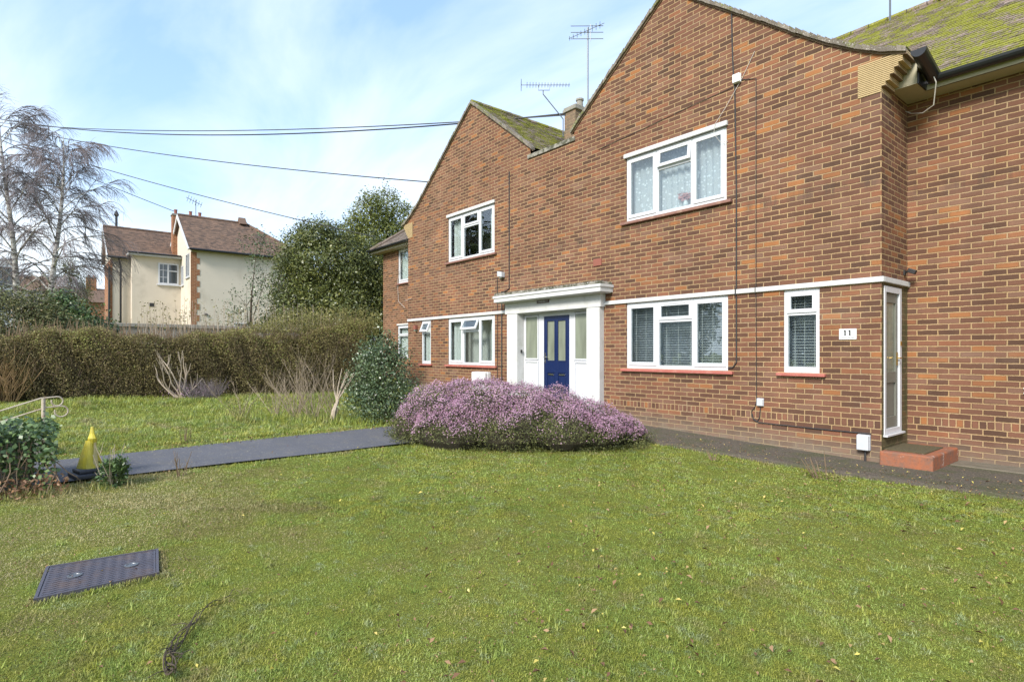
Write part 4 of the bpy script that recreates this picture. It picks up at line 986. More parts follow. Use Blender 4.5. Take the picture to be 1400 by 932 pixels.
b = MB(); b.prism([(-41.5, 8.7), (-38.05, 6.50), (-38.05, 6.68), (-41.5, 8.88), (-42.05, 6.70), (-42.0, 6.5)], 2.80, 2.845); b.prism([(-41.3, 7.0), (-41.1, 6.95), (-37.9, 9.2), (-34.75, 6.95), (-34.5, 6.98), (-37.9, 9.42)], 6.08, 6.13)
b.box(-37.6, -37.54, 3.72, 6.28, 6.84, 6.97); b.box(-38.6, -37.6, 3.72, 3.78, 6.84, 6.97); b.box(-37.9, -37.54, 3.74, 6.28, 6.835, 6.85); b.build('bargeboard', M['white'], nh)
g_ = MB(); g_.tube([(-34.52, Yl, ez-.12), (-34.52, Yh, ez-.12)], .06, 7); g_.tube([(-37.50, 3.7, 6.97), (-37.50, 6.25, 6.97)], .05, 7); g_.tube([(-38.12, 2.8, lz-.02), (-38.12, 3.75, lz-.02)], .06, 7)
g_.build('gutter', M['gutter'], nh)
g_ = MB(); g_.tube([(-38.12, 3.32, lz-.03), (-38.40, 3.45, lz-.45), (-38.42, 3.45, .8)], .05, 8); g_.build('downpipe', M['gutter'], nh)
g_ = MB(); g_.tube([(-38.46, 2.93, 6.2), (-38.46, 2.91, .8)], .05, 8); g_.build('soil_pipe', M['cable'], nh)
def nwin(y0, y1, z0, z1, X, split, tl=True):
    f = MB()
    f.box(X-.02, X+.04, y0, y0+.07, z0, z1); f.box(X-.02, X+.04, y1-.07, y1, z0, z1); f.box(X-.02, X+.04, y0+.07, y1-.07, z0, z0+.08); f.box(X-.02, X+.04, y0+.07, y1-.07, z1-.07, z1)
    ym = y0+(y1-y0)*split; f.box(X-.02, X+.04, ym-.04, ym+.04, z0+.08, z1-.07)
    if tl: f.box(X-.02, X+.039, ym+.04, y1-.07, z0+(z1-z0)*.62, z0+(z1-z0)*.62+.06)
    f.box(X, X+.09, y0-.08, y1+.08, z0-.07, z0-.005)
    for k in (1, 2): zz = z0+(z1-z0)*k/3; f.box(X-.01, X+.012, y0+.07, ym-.04, zz-.012, zz+.012)
    f.box(X-.01, X+.011, (y0+ym)/2-.012, (y0+ym)/2+.012, z0+.08, z1-.07)
    w = f.build('window', M['upvc'], nh); MB().box(X+.001, X+.006, y0+.06, y1-.06, z0+.06, z1-.06).build('pane', M['win_dark'], w)
M['win_dark'] = mat('dark_reflecting_glass', color=(.045, .055, .06), rough=.05, spec=.9)
nwin(5.17, 6.18, 5.35, 6.55, -37.9, .48)
nwin(8.42, 9.92, 1.7, 3.15, -34.9, .5)
def nwin_y(x0, x1, z0, z1, Y):
    f = MB(); f.ring(x0, x1, z0, z1, .06, Y-.04, Y+.01); f.box(x0-.05, x1+.05, Y-.08, Y+.0, z0-.06, z0-.004); f.box((x0+x1)/2-.03, (x0+x1)/2+.03, Y-.035, Y+.01, z0+.06, z1-.06)
    w = f.build('window', M['upvc'], nh); MB().box(x0+.06, x1-.06, Y-.008, Y-.002, z0+.06, z1-.06).build('pane', M['win_dark'], w)
nwin_y(-36.3, -35.35, 5.6, 6.9, 6.3); nwin_y(-37.6, -37.0, 5.3, 6.4, 6.3)
MB().box(-37.9, -37.88, 4.75, 4.97, 4.05, 4.25).build('air_brick', M['cable'], nh); MB().lathe([(.09, 0), (.09, .05), (.05, .1)], (-34.88, 7.0, 3.5), 10).build('flue_cowl', M['cable'], nh)
ch = chimney(-39.4, -38.7, 6.75, 7.75, 7.5, 9.72, nh, M['quoin'], 2)
chimney(-39.5, -39.0, 6.05, 6.45, 7.0, 9.75, nh, M['quoin'], 1)
ta = thing('tv_aerial', 'small aerial on the chimney of the cream house', 'aerial', (-38.6, 7.2, 9.4)); MB().tube([(-38.6, 7.2, 9.3), (-38.6, 7.2, 10.6)], .025, 6).build('mast', M['galv'], ta); yagi(ta, (-38.6, 7.1, 10.5), (.3, 1, -.5), (0, .3, 1), .9, 6, .22, .16, refl=False, r=.014)
vp = thing('vent_pipe', 'dark vent pipe with a pointed top behind the left roof of the cream house', 'vent pipe', (-44.5, 4.1, 5)); MB().tube([(-44.5, 3.77, 5), (-44.5, 3.77, 10.2)], .07, 8).build('pipe', M['gutter'], vp); MB().lathe([(.07, 0), (.15, .12), (.12, .22), (.02, .42)], (-44.5, 3.77, 10.15), 8).build('cowl', M['gutter'], vp)
span((-10.15, 10.2, 7.42), PO+Vector((0, .3, .5)), .85, .020, 'upper one of the two thick overhead cables running to the chimney between the gables')
span((-10.15, 10.2, 7.38), PO+Vector((0, -.2, .1)), .55, .015, 'lower one of the two thick overhead cables running to the chimney between the gables')
span((-13.95, 8.5, 6.25), PO+Vector((0, .7, .2)), .35, .016, 'overhead cable ending on the left slope of the left gable')
span((-19.0, 9.2, 5.6), PO+Vector((0, -.6, .1)), .35, .016, 'overhead cable passing behind the tall evergreen to the left end of the brick house')
span((-39.25, 6.25, 9.85), PO, .1, .02, 'overhead cable reaching the chimney of the cream house')

# ------------------------------------------------------------------ garden wall behind the hedge
gw = thing('garden_wall', 'weathered grey wall with flat coping just showing above the hedge', 'wall', (-20, 4.5, .6))
MB().box(-20.1, -19.95, 1.35, 9.2, .3, 2.20).build('wall_body', M['concrete'], gw); MB().box(-20.15, -19.90, 1.32, 9.2, 2.203, 2.31).build('coping', M['concrete'], gw, bevel=.01)

# ------------------------------------------------------------------ plants
def strands(mb, base, n, h, spread, r0, kink=.12, seg=5, side=2, lean=(0, 0, 0), rmin=.35):
    """stems rising from base with side shoots"""
    base = Vector(base)
    for i in range(n):
        a = random.uniform(0, 2*math.pi); tl = random.uniform(.15, 1)*spread
        d = Vector((math.cos(a)*tl, math.sin(a)*tl, 1)).normalized()+Vector(lean); L = h*random.uniform(.55, 1.05)
        p = base+Vector((math.cos(a), math.sin(a), 0))*random.uniform(0, .08); pts = [p]; rr = [r0]
        for k in range(seg):
            d = (d+Vector((random.uniform(-1, 1), random.uniform(-1, 1), random.uniform(-.6, .8)))*kink).normalized(); p = p+d*L/seg; pts.append(p); rr.append(r0*(1-(1-rmin)*(k+1)/seg))
        mb.tube(pts, rr, 4)
        for j in range(side):
            k = random.randint(1, seg-1); q = pts[k]; dd = (d+Vector((random.uniform(-1, 1), random.uniform(-1, 1), random.uniform(-.1, .8)))*.9).normalized(); l = L*random.uniform(.15, .4)
            mb.tube([q, q+dd*l*.5, q+dd*l+Vector((0, 0, l*.15))], [rr[k]*.7, rr[k]*.5, rr[k]*.3], 3)

def pn_(a, b): return (np.sin(a*2.1+1.3*np.sin(b*3.7))+np.sin(b*4.3+1.7*np.sin(a*2.9))+np.sin((a+b)*5.8))/3
# hedge
HA, HB = np.array([-15.75, -2.2]), np.array([-14.1, 6.5])
hd = thing('hedge', 'long brown clipped hedge with sparse leaves across the far side of the lawn', 'hedge', (-14.9, 2.2, .45))
def hedge_pts(n, w=.55, top=1.90):
    t = rng.random(n); c = HA+(HB-HA)*t[:, None]; nr = np.array([HB[1]-HA[1], -(HB[0]-HA[0])]); nr = nr/np.linalg.norm(nr)
    face = rng.random(n); hz = gz(c[:, 0])
    z = rng.random(n)**.85; s = np.where(face < .62, 1.0, rng.uniform(-1, 1, n)); z = np.where(face < .62, z, 1.0)
    topn = top-.05+.08*np.sin(c[:, 1]*2.3)+.05*np.sin(c[:, 1]*7.1+1)+.30*np.clip((c[:, 1]-4.2)/2.0, 0, 1)
    bul = 1-.35*np.clip(z-.75, 0, 1)*2+.14*np.sin(c[:, 1]*3+z*4)+.13*np.sin(c[:, 1]*8.3+z*7+2*np.sin(c[:, 1]*1.7))
    dep = np.abs(rng.normal(0, .08, n))
    x = c[:, 0]+nr[0]*(s*w*bul-dep); y = c[:, 1]+nr[1]*(s*w*bul-dep)
    zz = hz+(topn-hz)*z-np.where(face >= .62, np.abs(rng.normal(0, .07, n)), 0)
    return np.column_stack([x, y, zz]), z
P, z = hedge_pts(120000); P += rng.normal(0, .035, P.shape)
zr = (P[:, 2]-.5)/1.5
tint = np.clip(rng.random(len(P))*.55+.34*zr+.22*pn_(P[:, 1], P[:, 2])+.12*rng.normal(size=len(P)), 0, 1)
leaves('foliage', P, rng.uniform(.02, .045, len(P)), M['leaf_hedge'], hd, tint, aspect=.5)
core = MB(); Nn = 40
for i in range(Nn):
    a, b_ = HA+(HB-HA)*i/Nn, HA+(HB-HA)*(i+1)/Nn
    g0, g1 = gz(a[0]), gz(b_[0]); w = .26; t0 = 1.72+.08*math.sin(a[1]*2.3)+.28*max(0, min(1, (a[1]-4.2)/2)); t1 = 1.72+.08*math.sin(b_[1]*2.3)+.28*max(0, min(1, (b_[1]-4.2)/2))
    core.add([(a[0]+w, a[1], g0-.1), (b_[0]+w, b_[1], g1-.1), (b_[0]+w*.5, b_[1], t1), (a[0]+w*.5, a[1], t0), (a[0]-w, a[1], g0-.1), (b_[0]-w, b_[1], g1-.1), (b_[0]-w, b_[1], t1), (a[0]-w, a[1], t0)], [(0, 1, 2, 3), (3, 2, 6, 7), (7, 6, 5, 4)])
M['core'] = mat('dense_twig_mass', worn((.10, .078, .045), .5, 22, bump=1., dist=.05), rough=1.)
core.build('twig_core', M['core'], hd)
tw = MB()
Pt, _ = hedge_pts(3200)
for p in Pt:
    d = Vector((random.uniform(-.1, .6), random.uniform(-.7, .7), random.uniform(.1, 1.1))).normalized(); L = random.uniform(.06, .2); q = Vector(p); tw.tube([q, q+d*L], [.005, .003], 3, False)
for i in range(560):     # taller shoots along the top
    t_ = random.random(); c = HA+(HB-HA)*t_; q = Vector((c[0]+random.uniform(-.4, .4), c[1], 1.78)); L = random.uniform(.12, .42)+.35*max(0, (c[1]-3.6)/2.2)*random.random()
    d = Vector((random.uniform(-.25, .25), random.uniform(-.25, .25), 1)).normalized(); tw.tube([q, q+d*L*.5+Vector((random.uniform(-.03, .03), 0, 0)), q+d*L], [.006, .005, .003], 3, False)
tw.build('twigs', M['twig'], hd)
# light yellow-green growth on the right-hand end
P = []
for i in range(950):
    y = random.uniform(3.6, 6.8); x = -14.6+.19*(y-4)+random.uniform(-.5, .45); h0 = 1.95; L = random.uniform(.15, .75)*min(1, (y-3.4)/1.4)
    k = int(5+L*16)
    for j in range(k): P.append((x+random.gauss(0, .05), y+random.gauss(0, .05)+.08*j/k, h0+L*j/k+random.gauss(0, .03)))
P = np.array(P); leaves('pale_top_growth', P, rng.uniform(.035, .065, len(P)), M['leaf_olive'], hd, aspect=.35, up=.1)

# tall dry stems beyond the hedge, in front of the cream house
ds = thing('seedhead_plants', 'thin dry seedhead stems standing above the hedge before the cream wall', 'plant', (-17.2, 4.5, .6))
mb = MB(); P = []
for i in range(170):
    y = random.uniform(1.9, 7.2); x = -17.2+random.uniform(-.5, .5); z1 = random.uniform(2.35, 3.0)-.03*abs(y-4); q = Vector((x+random.uniform(-.1, .1), y+random.uniform(-.1, .1), z1))
    mb.tube([(x, y, .5), (x, y, 1.6), q], [.007, .006, .004], 3, False)
    for k in range(random.randint(2, 9)): P.append((q.x+random.gauss(0, .02), q.y+random.gauss(0, .03), q.z-random.random()*.35))
mb.build('stems', M['twig_pale'], ds); P = np.array(P); leaves('seedheads', P, rng.uniform(.04, .07, len(P)), M['leaf_olive'], ds, aspect=.5)

def leafy(name, label, cat, base, clumps, ncl, per, spread, size, m, trunk_r=.1, limbs=True, core=True, coreM='core_green', stems=None, lo=None, aspect=.5):
    t = thing(name, label, cat, base)
    P, d, tn = clump_points(clumps, ncl, per, spread, lo=lo)
    leaves('foliage', P, rng.uniform(size[0], size[1], len(P)), m, t, tn, aspect=aspect, outward=d, up=.3)
    mb = MB(); b0 = Vector(base)
    cz = max(c[0][2] for c in clumps)
    mid = Vector(np.mean([c[0] for c in clumps], 0).tolist())
    mb.tube([b0-Vector((0, 0, .15)), b0.lerp(mid, .5)+Vector((.05, .03, 0)), mid], [trunk_r, trunk_r*.75, trunk_r*.5], 8)
    mb.build('trunk', M['bark'], t)
    mb = MB()
    for c, r in clumps:
        q = Vector(c); s = b0.lerp(mid, random.uniform(.4, .9)); mb.tube([s, s.lerp(q, .5)+Vector((0, 0, .1*r[2])), q], [trunk_r*.45, trunk_r*.3, trunk_r*.12], 6)
        for k in range(6):
            e_ = q+Vector([random.uniform(-.9, .9)*r[0], random.uniform(-.9, .9)*r[1], random.uniform(-.4, .9)*r[2]]); mb.tube([q, q.lerp(e_, .5)+Vector((0, 0, .03)), e_], [trunk_r*.15, trunk_r*.1, trunk_r*.05], 4)
    mb.build('limbs', M['bark'], t)
    return t
# big rounded evergreen and the taller one behind it
def crown(c, items):
    """clumps given as (across, away, height, radius across, radius up) around the trunk, across the street direction"""
    return [((c[0]+a*.635-b*.773, c[1]+a*.773+b*.635, z), (ra_, ra_, rz_)) for a, b, z, ra_, rz_ in items]
leafy('evergreen_tree', 'broad rounded dark evergreen tree between the cream house and the brick house', 'tree', (-21.6, 8.3, .6),
      crown((-21.6, 8.3), [(0, 0, 4.7, 1.35, 1.7), (-.95, 0, 3.9, .95, 1.3), (.9, 0, 4.4, 1.0, 1.6), (-.5, -.4, 2.8, 1.3, 1.3), (.9, -.4, 2.8, 1.2, 1.3), (1.5, .3, 3.4, .9, 1.5), (0, .3, 5.9, .85, .6), (-1.15, 0, 5.2, .55, .75), (-.75, .3, 5.9, .4, .55), (1.9, .6, 4.8, .8, 1.3), (1.9, 0, 2.2, 1.1, 1.3), (2.9, .4, 2.6, 1.0, 1.6), (3.3, .2, 1.5, 1.0, 1.1), (-1.5, -.6, 2.0, .9, .8)]),
      5000, 22, .13, (.06, .12), M['leaf_ever'], .22)
leafy('evergreen_tree', 'taller ragged olive evergreen rising behind the rounded tree at the brick house', 'tree', (-24.6, 12.3, .6),
      [((-24.6, 12.3, 6.2), (1.4, 1.5, 1.7)), ((-24.4, 11.7, 7.6), (.7, .8, 1.1)), ((-24.6, 12.6, 8.1), (.55, .5, 1.2)), ((-24.4, 13.3, 7.5), (.6, .6, 1.1)), ((-24.9, 11.1, 7.0), (.5, .6, .8)), ((-24.3, 13.6, 6.2), (.9, 1.0, 1.3)), ((-24.5, 12.0, 4.5), (1.6, 2.0, 1.7)), ((-24.4, 14.2, 6.9), (.4, .5, .8))],
      2000, 20, .14, (.08, .16), M['leaf_tall'], .2, aspect=.4)
leafy('spindly_shrub', 'thin shrub with brownish leaves standing before the right end of the cream wall', 'shrub', (-21.6, 5.6, .6),
      [((-21.5, 5.6, 3.1), (.55, .6, .9)), ((-21.5, 5.3, 2.2), (.6, .7, .7)), ((-21.4, 6.2, 4.0), (.5, .5, .9)), ((-21.5, 5.95, 5.3), (.35, .5, .7))], 150, 12, .12, (.06, .11), M['leaf_shrub'], .06)
# glossy shrub beside the path
leafy('glossy_shrub', 'rounded dark glossy shrub on the far side of the path next to the heather', 'shrub', (-9.30, 4.70, .22),
      crown((-9.30, 4.66), [(0, 0, 1.15, .36, .44), (.28, 0, .95, .30, .40), (-.30, .05, 1.02, .28, .42), (.05, 0, 1.50, .20, .28), (.36, .05, .66, .30, .34), (-.30, 0, .66, .32, .36), (.0, -.1, .52, .36, .26), (.26, .1, 1.36, .17, .26), (-.24, 0, 1.40, .15, .28), (.1, .05, 1.68, .09, .16)]),
      900, 14, .075, (.03, .06), M['leaf_shrub'], .03, aspect=.55)
for bx_, by_, hh, lb in ((-47, -17, 15, 'unseen tall tree added across the road for the reflection in the upper window of the left gable'), (-25.5, -19, 9.5, 'unseen tree added across the road for the dark reflection in the wide window with blinds'), (-16.0, -19, 8.5, 'unseen low tree added across the road for the dark reflection in the narrow window beside the number plate')):
    leafy('reflection_tree', lb, 'tree', (bx_, by_, .4), [((bx_, by_, hh*.55), (hh*.24, hh*.24, hh*.4)), ((bx_-hh*.2, by_, hh*.4), (hh*.2, hh*.2, hh*.3)), ((bx_+hh*.2, by_+.3, hh*.45), (hh*.2, hh*.2, hh*.32)), ((bx_+.3, by_, hh*.8), (hh*.13, hh*.13, hh*.2))], int(6600/hh) if hh < 12 else 300, 16, .035*hh, (.035*hh, .06*hh), M['leaf_ever'], .03*hh)  # unseen trees, added out of frame to give the panes dark shapes to reflect
# shrubs left, behind and above the hedge
leafy('mixed_shrub', 'big mixed green shrub rising above the left end of the hedge', 'shrub', (-17.0, -.6, .6),
      [((-16.4, -.6, 1.75), (.85, .8, 1.0)), ((-16.1, .2, 1.65), (.6, .55, .8)), ((-16.8, -1.6, 1.8), (.9, 1., 1.1)), ((-16.4, -.1, 2.45), (.35, .35, .42)), ((-16.6, -.9, 2.5), (.42, .4, .42)), ((-15.8, -1.2, 1.3), (.6, .8, .9)), ((-15.6, -.4, 1.1), (.5, .6, .8)), ((-16.0, .75, 1.6), (.35, .4, .6))], 3400, 18, .10, (.03, .07), M['leaf_mixed'], .07)
leafy('laurel_shrub', 'bright green leafy shrub at the foot of the birches, right of the big mixed shrub', 'shrub', (-17.4, .8, .6),
      [((-17.4, .75, 1.8), (.6, .6, .8)), ((-17.4, 1.1, 1.6), (.5, .5, .6)), ((-17.5, .4, 2.3), (.35, .35, .6))], 900, 18, .09, (.05, .10), M['leaf_ivy'], .06)
leafy('conifer', 'small dark pine at the left end of the cream house', 'tree', (-36.0, 1.35, .7),
      [((-36.0, 1.3, 3.3), (.8, .75, 1.2)), ((-36.0, 1.45, 4.6), (.6, .5, .8)), ((-36.0, 1.1, 5.6), (.35, .35, .6))], 420, 16, .14, (.08, .16), M['leaf_ever'], .09, aspect=.25)
leafy('autumn_shrub', 'russet leafed bush beyond the hedge left of the cream house', 'shrub', (-37.0, 1.2, .7), [((-38, .9, 3.5), (1., .9, 1.2)), ((-38, -.1, 3.1), (.8, 1.0, 1.)), ((-38., 1.6, 2.8), (.7, .5, 1.))], 520, 12, .16, (.06, .12), M['litter'], .08)

# tan dry shrub at the left edge
t = thing('dry_shrub', 'tan spiky leafless shrub at the left edge in front of the hedge', 'shrub', (-15.1, -.55, .5))
mb = MB()
for i in range(9): strands(mb, (-15.1+random.uniform(-.3, .3), -.65+random.uniform(-.35, .25), .45), 20, 1.15, .75, .009, .10, 5, 5)
mb.build('stems', M['twig_gold'], t)
# bleached stump shrub with purple undergrowth
t = thing('pruned_shrub', 'bleached bare branching shrub in front of the hedge with purplish twigs at its foot', 'shrub', (-14.0, 2.35, .47))
mb = MB(); b0 = Vector((-14.0, 2.35, .45))
for dx, dz, L, kk in ((-.75, .55, 1.0, 3), (-.5, .9, 1.15, 4), (-.28, 1.1, 1.2, 3), (-.05, 1.0, .95, 4), (.25, .95, .8, 3), (.1, 1.2, 1.1, 3), (-.9, .8, 1.1, 2), (.4, .7, .6, 3)):
    d = Vector((.2*random.uniform(-1, 1), dx, dz)).normalized(); p = b0.copy(); pts = [p.copy()]
    for k in range(6): d = (d+Vector((random.uniform(-.3, .3), random.uniform(-.3, .3), random.uniform(-.1, .35)))).normalized(); p = p+d*L/6; pts.append(p.copy())
    mb.tube(pts, [.018, .016, .014, .012, .010, .007, .004], 5)
    for j in range(kk): q = pts[random.randint(2, 5)]; dd = (d+Vector((random.uniform(-.5, .5), random.uniform(-.9, .9), .4))).normalized(); mb.tube([q, q+dd*.12, q+dd*.2+Vector((0, 0, .08))], [.009, .007, .004], 4)
mb.build('branches', M['twig_pale'], t)
mb = MB()
for i in range(6): strands(mb, (-13.8+random.uniform(-.2, .2), 2.5+random.uniform(-.3, .5), .42), 22, .5, 1., .006, .2, 4, 4)
mb.build('purple_twigs', M['twig_purple'], t)
P = rng.normal(0, 1, (260, 3))*[.2, .30, .10]+[-13.8, 2.6, .62]; leaves('withered_leaves', P, .03, M['blossom'], t)
# twiggy shrub on the lawn edge
t = thing('bare_shrub', 'tangle of bare upright canes beside the path left of the glossy shrub', 'shrub', (-10.2, 3.6, .28))
mb = MB()
for (x, y, n, h) in ((-10.1, 3.75, 13, 1.35), (-10.3, 3.5, 13, 1.15), (-10.55, 3.25, 9, 1.0), (-10.9, 2.75, 7, .75), (-10.0, 4.1, 10, 1.05), (-10.7, 3.6, 8, 1.2)):
    strands(mb, (x, y, float(gz(x))-.02), n, h, .9, .0062, .20, 8, 6)
M['twig_mid'] = mat('grey_brown_twig', worn((.33, .26, .18), .45, 12), rough=.9)
mb.build('canes', M['twig_mid'], t)
mb = MB(); b0 = Vector((-9.75, 3.95, .24)); mb.tube([b0, b0+Vector((.03, .02, .2)), b0+Vector((0, .1, .38))], [.05, .045, .03], 7)
for k in range(7): d = Vector((random.uniform(-.2, .3), random.uniform(-.2, .6), random.uniform(.5, 1))).normalized(); q = b0+Vector((0, .08, .36)); mb.tube([q, q+d*.25, q+d*.5+Vector((0, .05, .08))], [.018, .012, .005], 5)
mb.build('stump', M['twig_pale'], t)
P = np.column_stack([rng.uniform(-11.4, -9.6, 900), rng.uniform(2.4, 4.4, 900), np.zeros(900)]); P[:, 2] = gz(P[:, 0])+np.abs(rng.normal(0, .22, 900)); leaves('sparse_leaves', P, .035, M['leaf_olive'], t, aspect=.3)
# small sapling stems by the side path and lawn
for (x, y, h, n, lb) in ((-2.86, 6.98, .42, 7, 'leafless rose stems at the lawn edge nearest the side door'), (-4.15, 6.86, .22, 5, 'short leafless rose stub at the lawn edge under the wide window')):
    t = thing('rose_bush', lb, 'shrub', (x, y, 0)); mb = MB(); strands(mb, (x, y, -.01), n, h, .5, .008, .1, 5, 1, lean=(-.25, -.05, 0)); mb.build('stems', M['twig'], t)
    P = rng.normal(0, 1, (70, 3))*[.13, .1, .03]+[x+.03, y, .04]; leaves('leaves', P, .04, M['leaf_olive'], t)
for (x, y, h, lb) in ((-9.0, 1.55, .3, 'brown dead weed stalk standing at the lawn edge near the yellow cone'), (-7.0, 1.15, .28, 'reddish dead stalk on the near edge of the path')):
    t = thing('dead_weed', lb, 'weed', (x, y, float(gz(x)))); mb = MB(); strands(mb, (x, y, float(gz(x))-.02), 7, h, .35, .006, .1, 4, 2); mb.build('stalks', M['twig'], t)

# ------------------------------------------------------------------ heather bush
he = thing('heather_bush', 'large low mound of mauve flowering heather on the lawn in front of the porch', 'shrub', (-6.5, 5.5, .12))
ra = np.array([.6348, .7727, 0]); rb = np.array([-.7727, .6348, 0]); C0 = np.array([-6.53, 5.54, .1])
lob = [(-1.15, -.05, .62, .70, .66, .55), (-.65, .0, .80, .75, .74, .60), (-.1, .0, .8, .75, .74, .54), (.35, .0, .85, .72, .74, .50), (.8, .02, .75, .62, .70, .41), (1.25, .05, .60, .50, .58, .32), (-1.5, .1, .4, .5, .5, .38), (1.55, .1, .35, .40, .40, .22), (-.2, -.40, .7, .65, .52, .42), (.6, -.38, .6, .6, .50, .35), (1.05, -.25, .6, .5, .48, .29), (-.95, -.40, .6, .65, .50, .41)]
clr = []
def heath_pts(n, sh=.05):
    out = []; nn = []; w = np.array([a[3]*a[4] for a in lob]); w /= w.sum(); idx = rng.choice(len(lob), n, p=w)
    L = np.array(lob)[idx]
    d = unit(rng.normal(size=(n, 3))); d[:, 2] = np.abs(d[:, 2])*1.0-.25*(rng.random(n) < .45)
    d = unit(d)
    rad = (1+rng.normal(0, sh, n))[:, None]
    loc = np.column_stack([L[:, 0], L[:, 1], L[:, 5]*.62])+d*rad*np.column_stack([L[:, 3], L[:, 4], L[:, 5]*.98])
    # drop points inside another lobe
    keep = np.ones(n, bool)
    for a in lob:
        q = ((loc-[a[0], a[1], a[5]*.62])/[a[3], a[4], a[5]*.98]); keep &= (q**2).sum(1) > .80
    keep &= loc[:, 2] > .0
    loc, d = loc[keep], d[keep]
    bump_ = np.array([mnoise.noise(Vector((float(p[0])*3.2, float(p[1])*3.2, float(p[2])*3.2))) for p in loc])
    bump_ += .6*np.array([mnoise.noise(Vector((float(p[0])*8, float(p[1])*8, float(p[2])*8))) for p in loc]); loc = loc+d*(bump_*.11)[:, None]
    P = C0+loc[:, :1]*.96*ra+loc[:, 1:2]*rb+np.column_stack([np.zeros(len(loc))]*2+[loc[:, 2]])
    return P, d[:, :1]*ra+d[:, 1:2]*rb+np.column_stack([np.zeros(len(d))]*2+[d[:, 2]]), loc, bump_
P, d, loc, bm_ = heath_pts(150000)
hgt = loc[:, 2]+.10*bm_+.05*rng.normal(size=len(loc)); lim = .43+.09*np.sin(loc[:, 0]*2.1+.6)+.04*np.sin(loc[:, 0]*9)-.20*np.clip(loc[:, 0]-.4, 0, 1)
fl = (hgt > lim) & (rng.random(len(P)) < .86); fl |= (rng.random(len(P)) < .06)
patch = np.clip(.5+.5*bm_+.15*rng.normal(size=len(P)), 0, 1)
leaves('blossom', P[fl], rng.uniform(.012, .027, fl.sum()), M['blossom'], he, patch[fl]*.6+rng.random(fl.sum())*.4, aspect=.7, outward=d[fl])
g2 = ~fl; Q = P[g2]-d[g2]*rng.uniform(0, .05, g2.sum())[:, None]
leaves('foliage', Q, rng.uniform(.02, .04, len(Q)), M['leaf_heath'], he, None, aspect=.3, outward=d[g2])
sel = rng.random(fl.sum()) < .4; Q = P[fl][sel]-d[fl][sel]*.035; leaves('inner_foliage', Q, rng.uniform(.02, .035, len(Q)), M['leaf_heath'], he, None, aspect=.4, outward=d[fl][sel])
n_ = 9000; th_ = rng.uniform(0, 2*np.pi, n_); lx = 1.90*np.cos(th_)*(1+.05*np.sin(th_*9)); ly = .76*np.sin(th_)*(1+.08*np.sin(th_*7+1)); kf = rng.uniform(.86, 1.05, n_); zz_ = np.abs(rng.normal(0, .09, n_))
Q = C0+(lx*kf-.02)[:, None]*ra+(ly*kf)[:, None]*rb; Q[:, 2] = gz(Q[:, 0])+zz_
leaves('skirt_foliage', Q, rng.uniform(.02, .045, n_), M['leaf_heath'], he, None, aspect=.3)
cr = MB()
for a in lob:
    c = C0+a[0]*ra+a[1]*rb+np.array([0, 0, a[5]*.58]); V = []; n1, n2 = 14, 9
    for i in range(n2):
        for j in range(n1):
            th, ph = math.pi*i/(n2-1), 2*math.pi*j/n1; q = np.array([a[3]*math.sin(th)*math.cos(ph), a[4]*math.sin(th)*math.sin(ph), a[5]*.95*math.cos(th)])*.80
            w = c+q[0]*ra+q[1]*rb+np.array([0, 0, q[2]]); V.append((w[0], w[1], max(w[2], .02)))
    cr.add(V, [(i*n1+j, i*n1+(j+1) % n1, (i+1)*n1+(j+1) % n1, (i+1)*n1+j) for i in range(n2-1) for j in range(n1)])
M['core_h'] = mat('dense_heather_stems', worn((.09, .075, .045), .5, 30, bump=1., dist=.03), rough=1.)
cr.build('stem_core', M['core_h'], he)

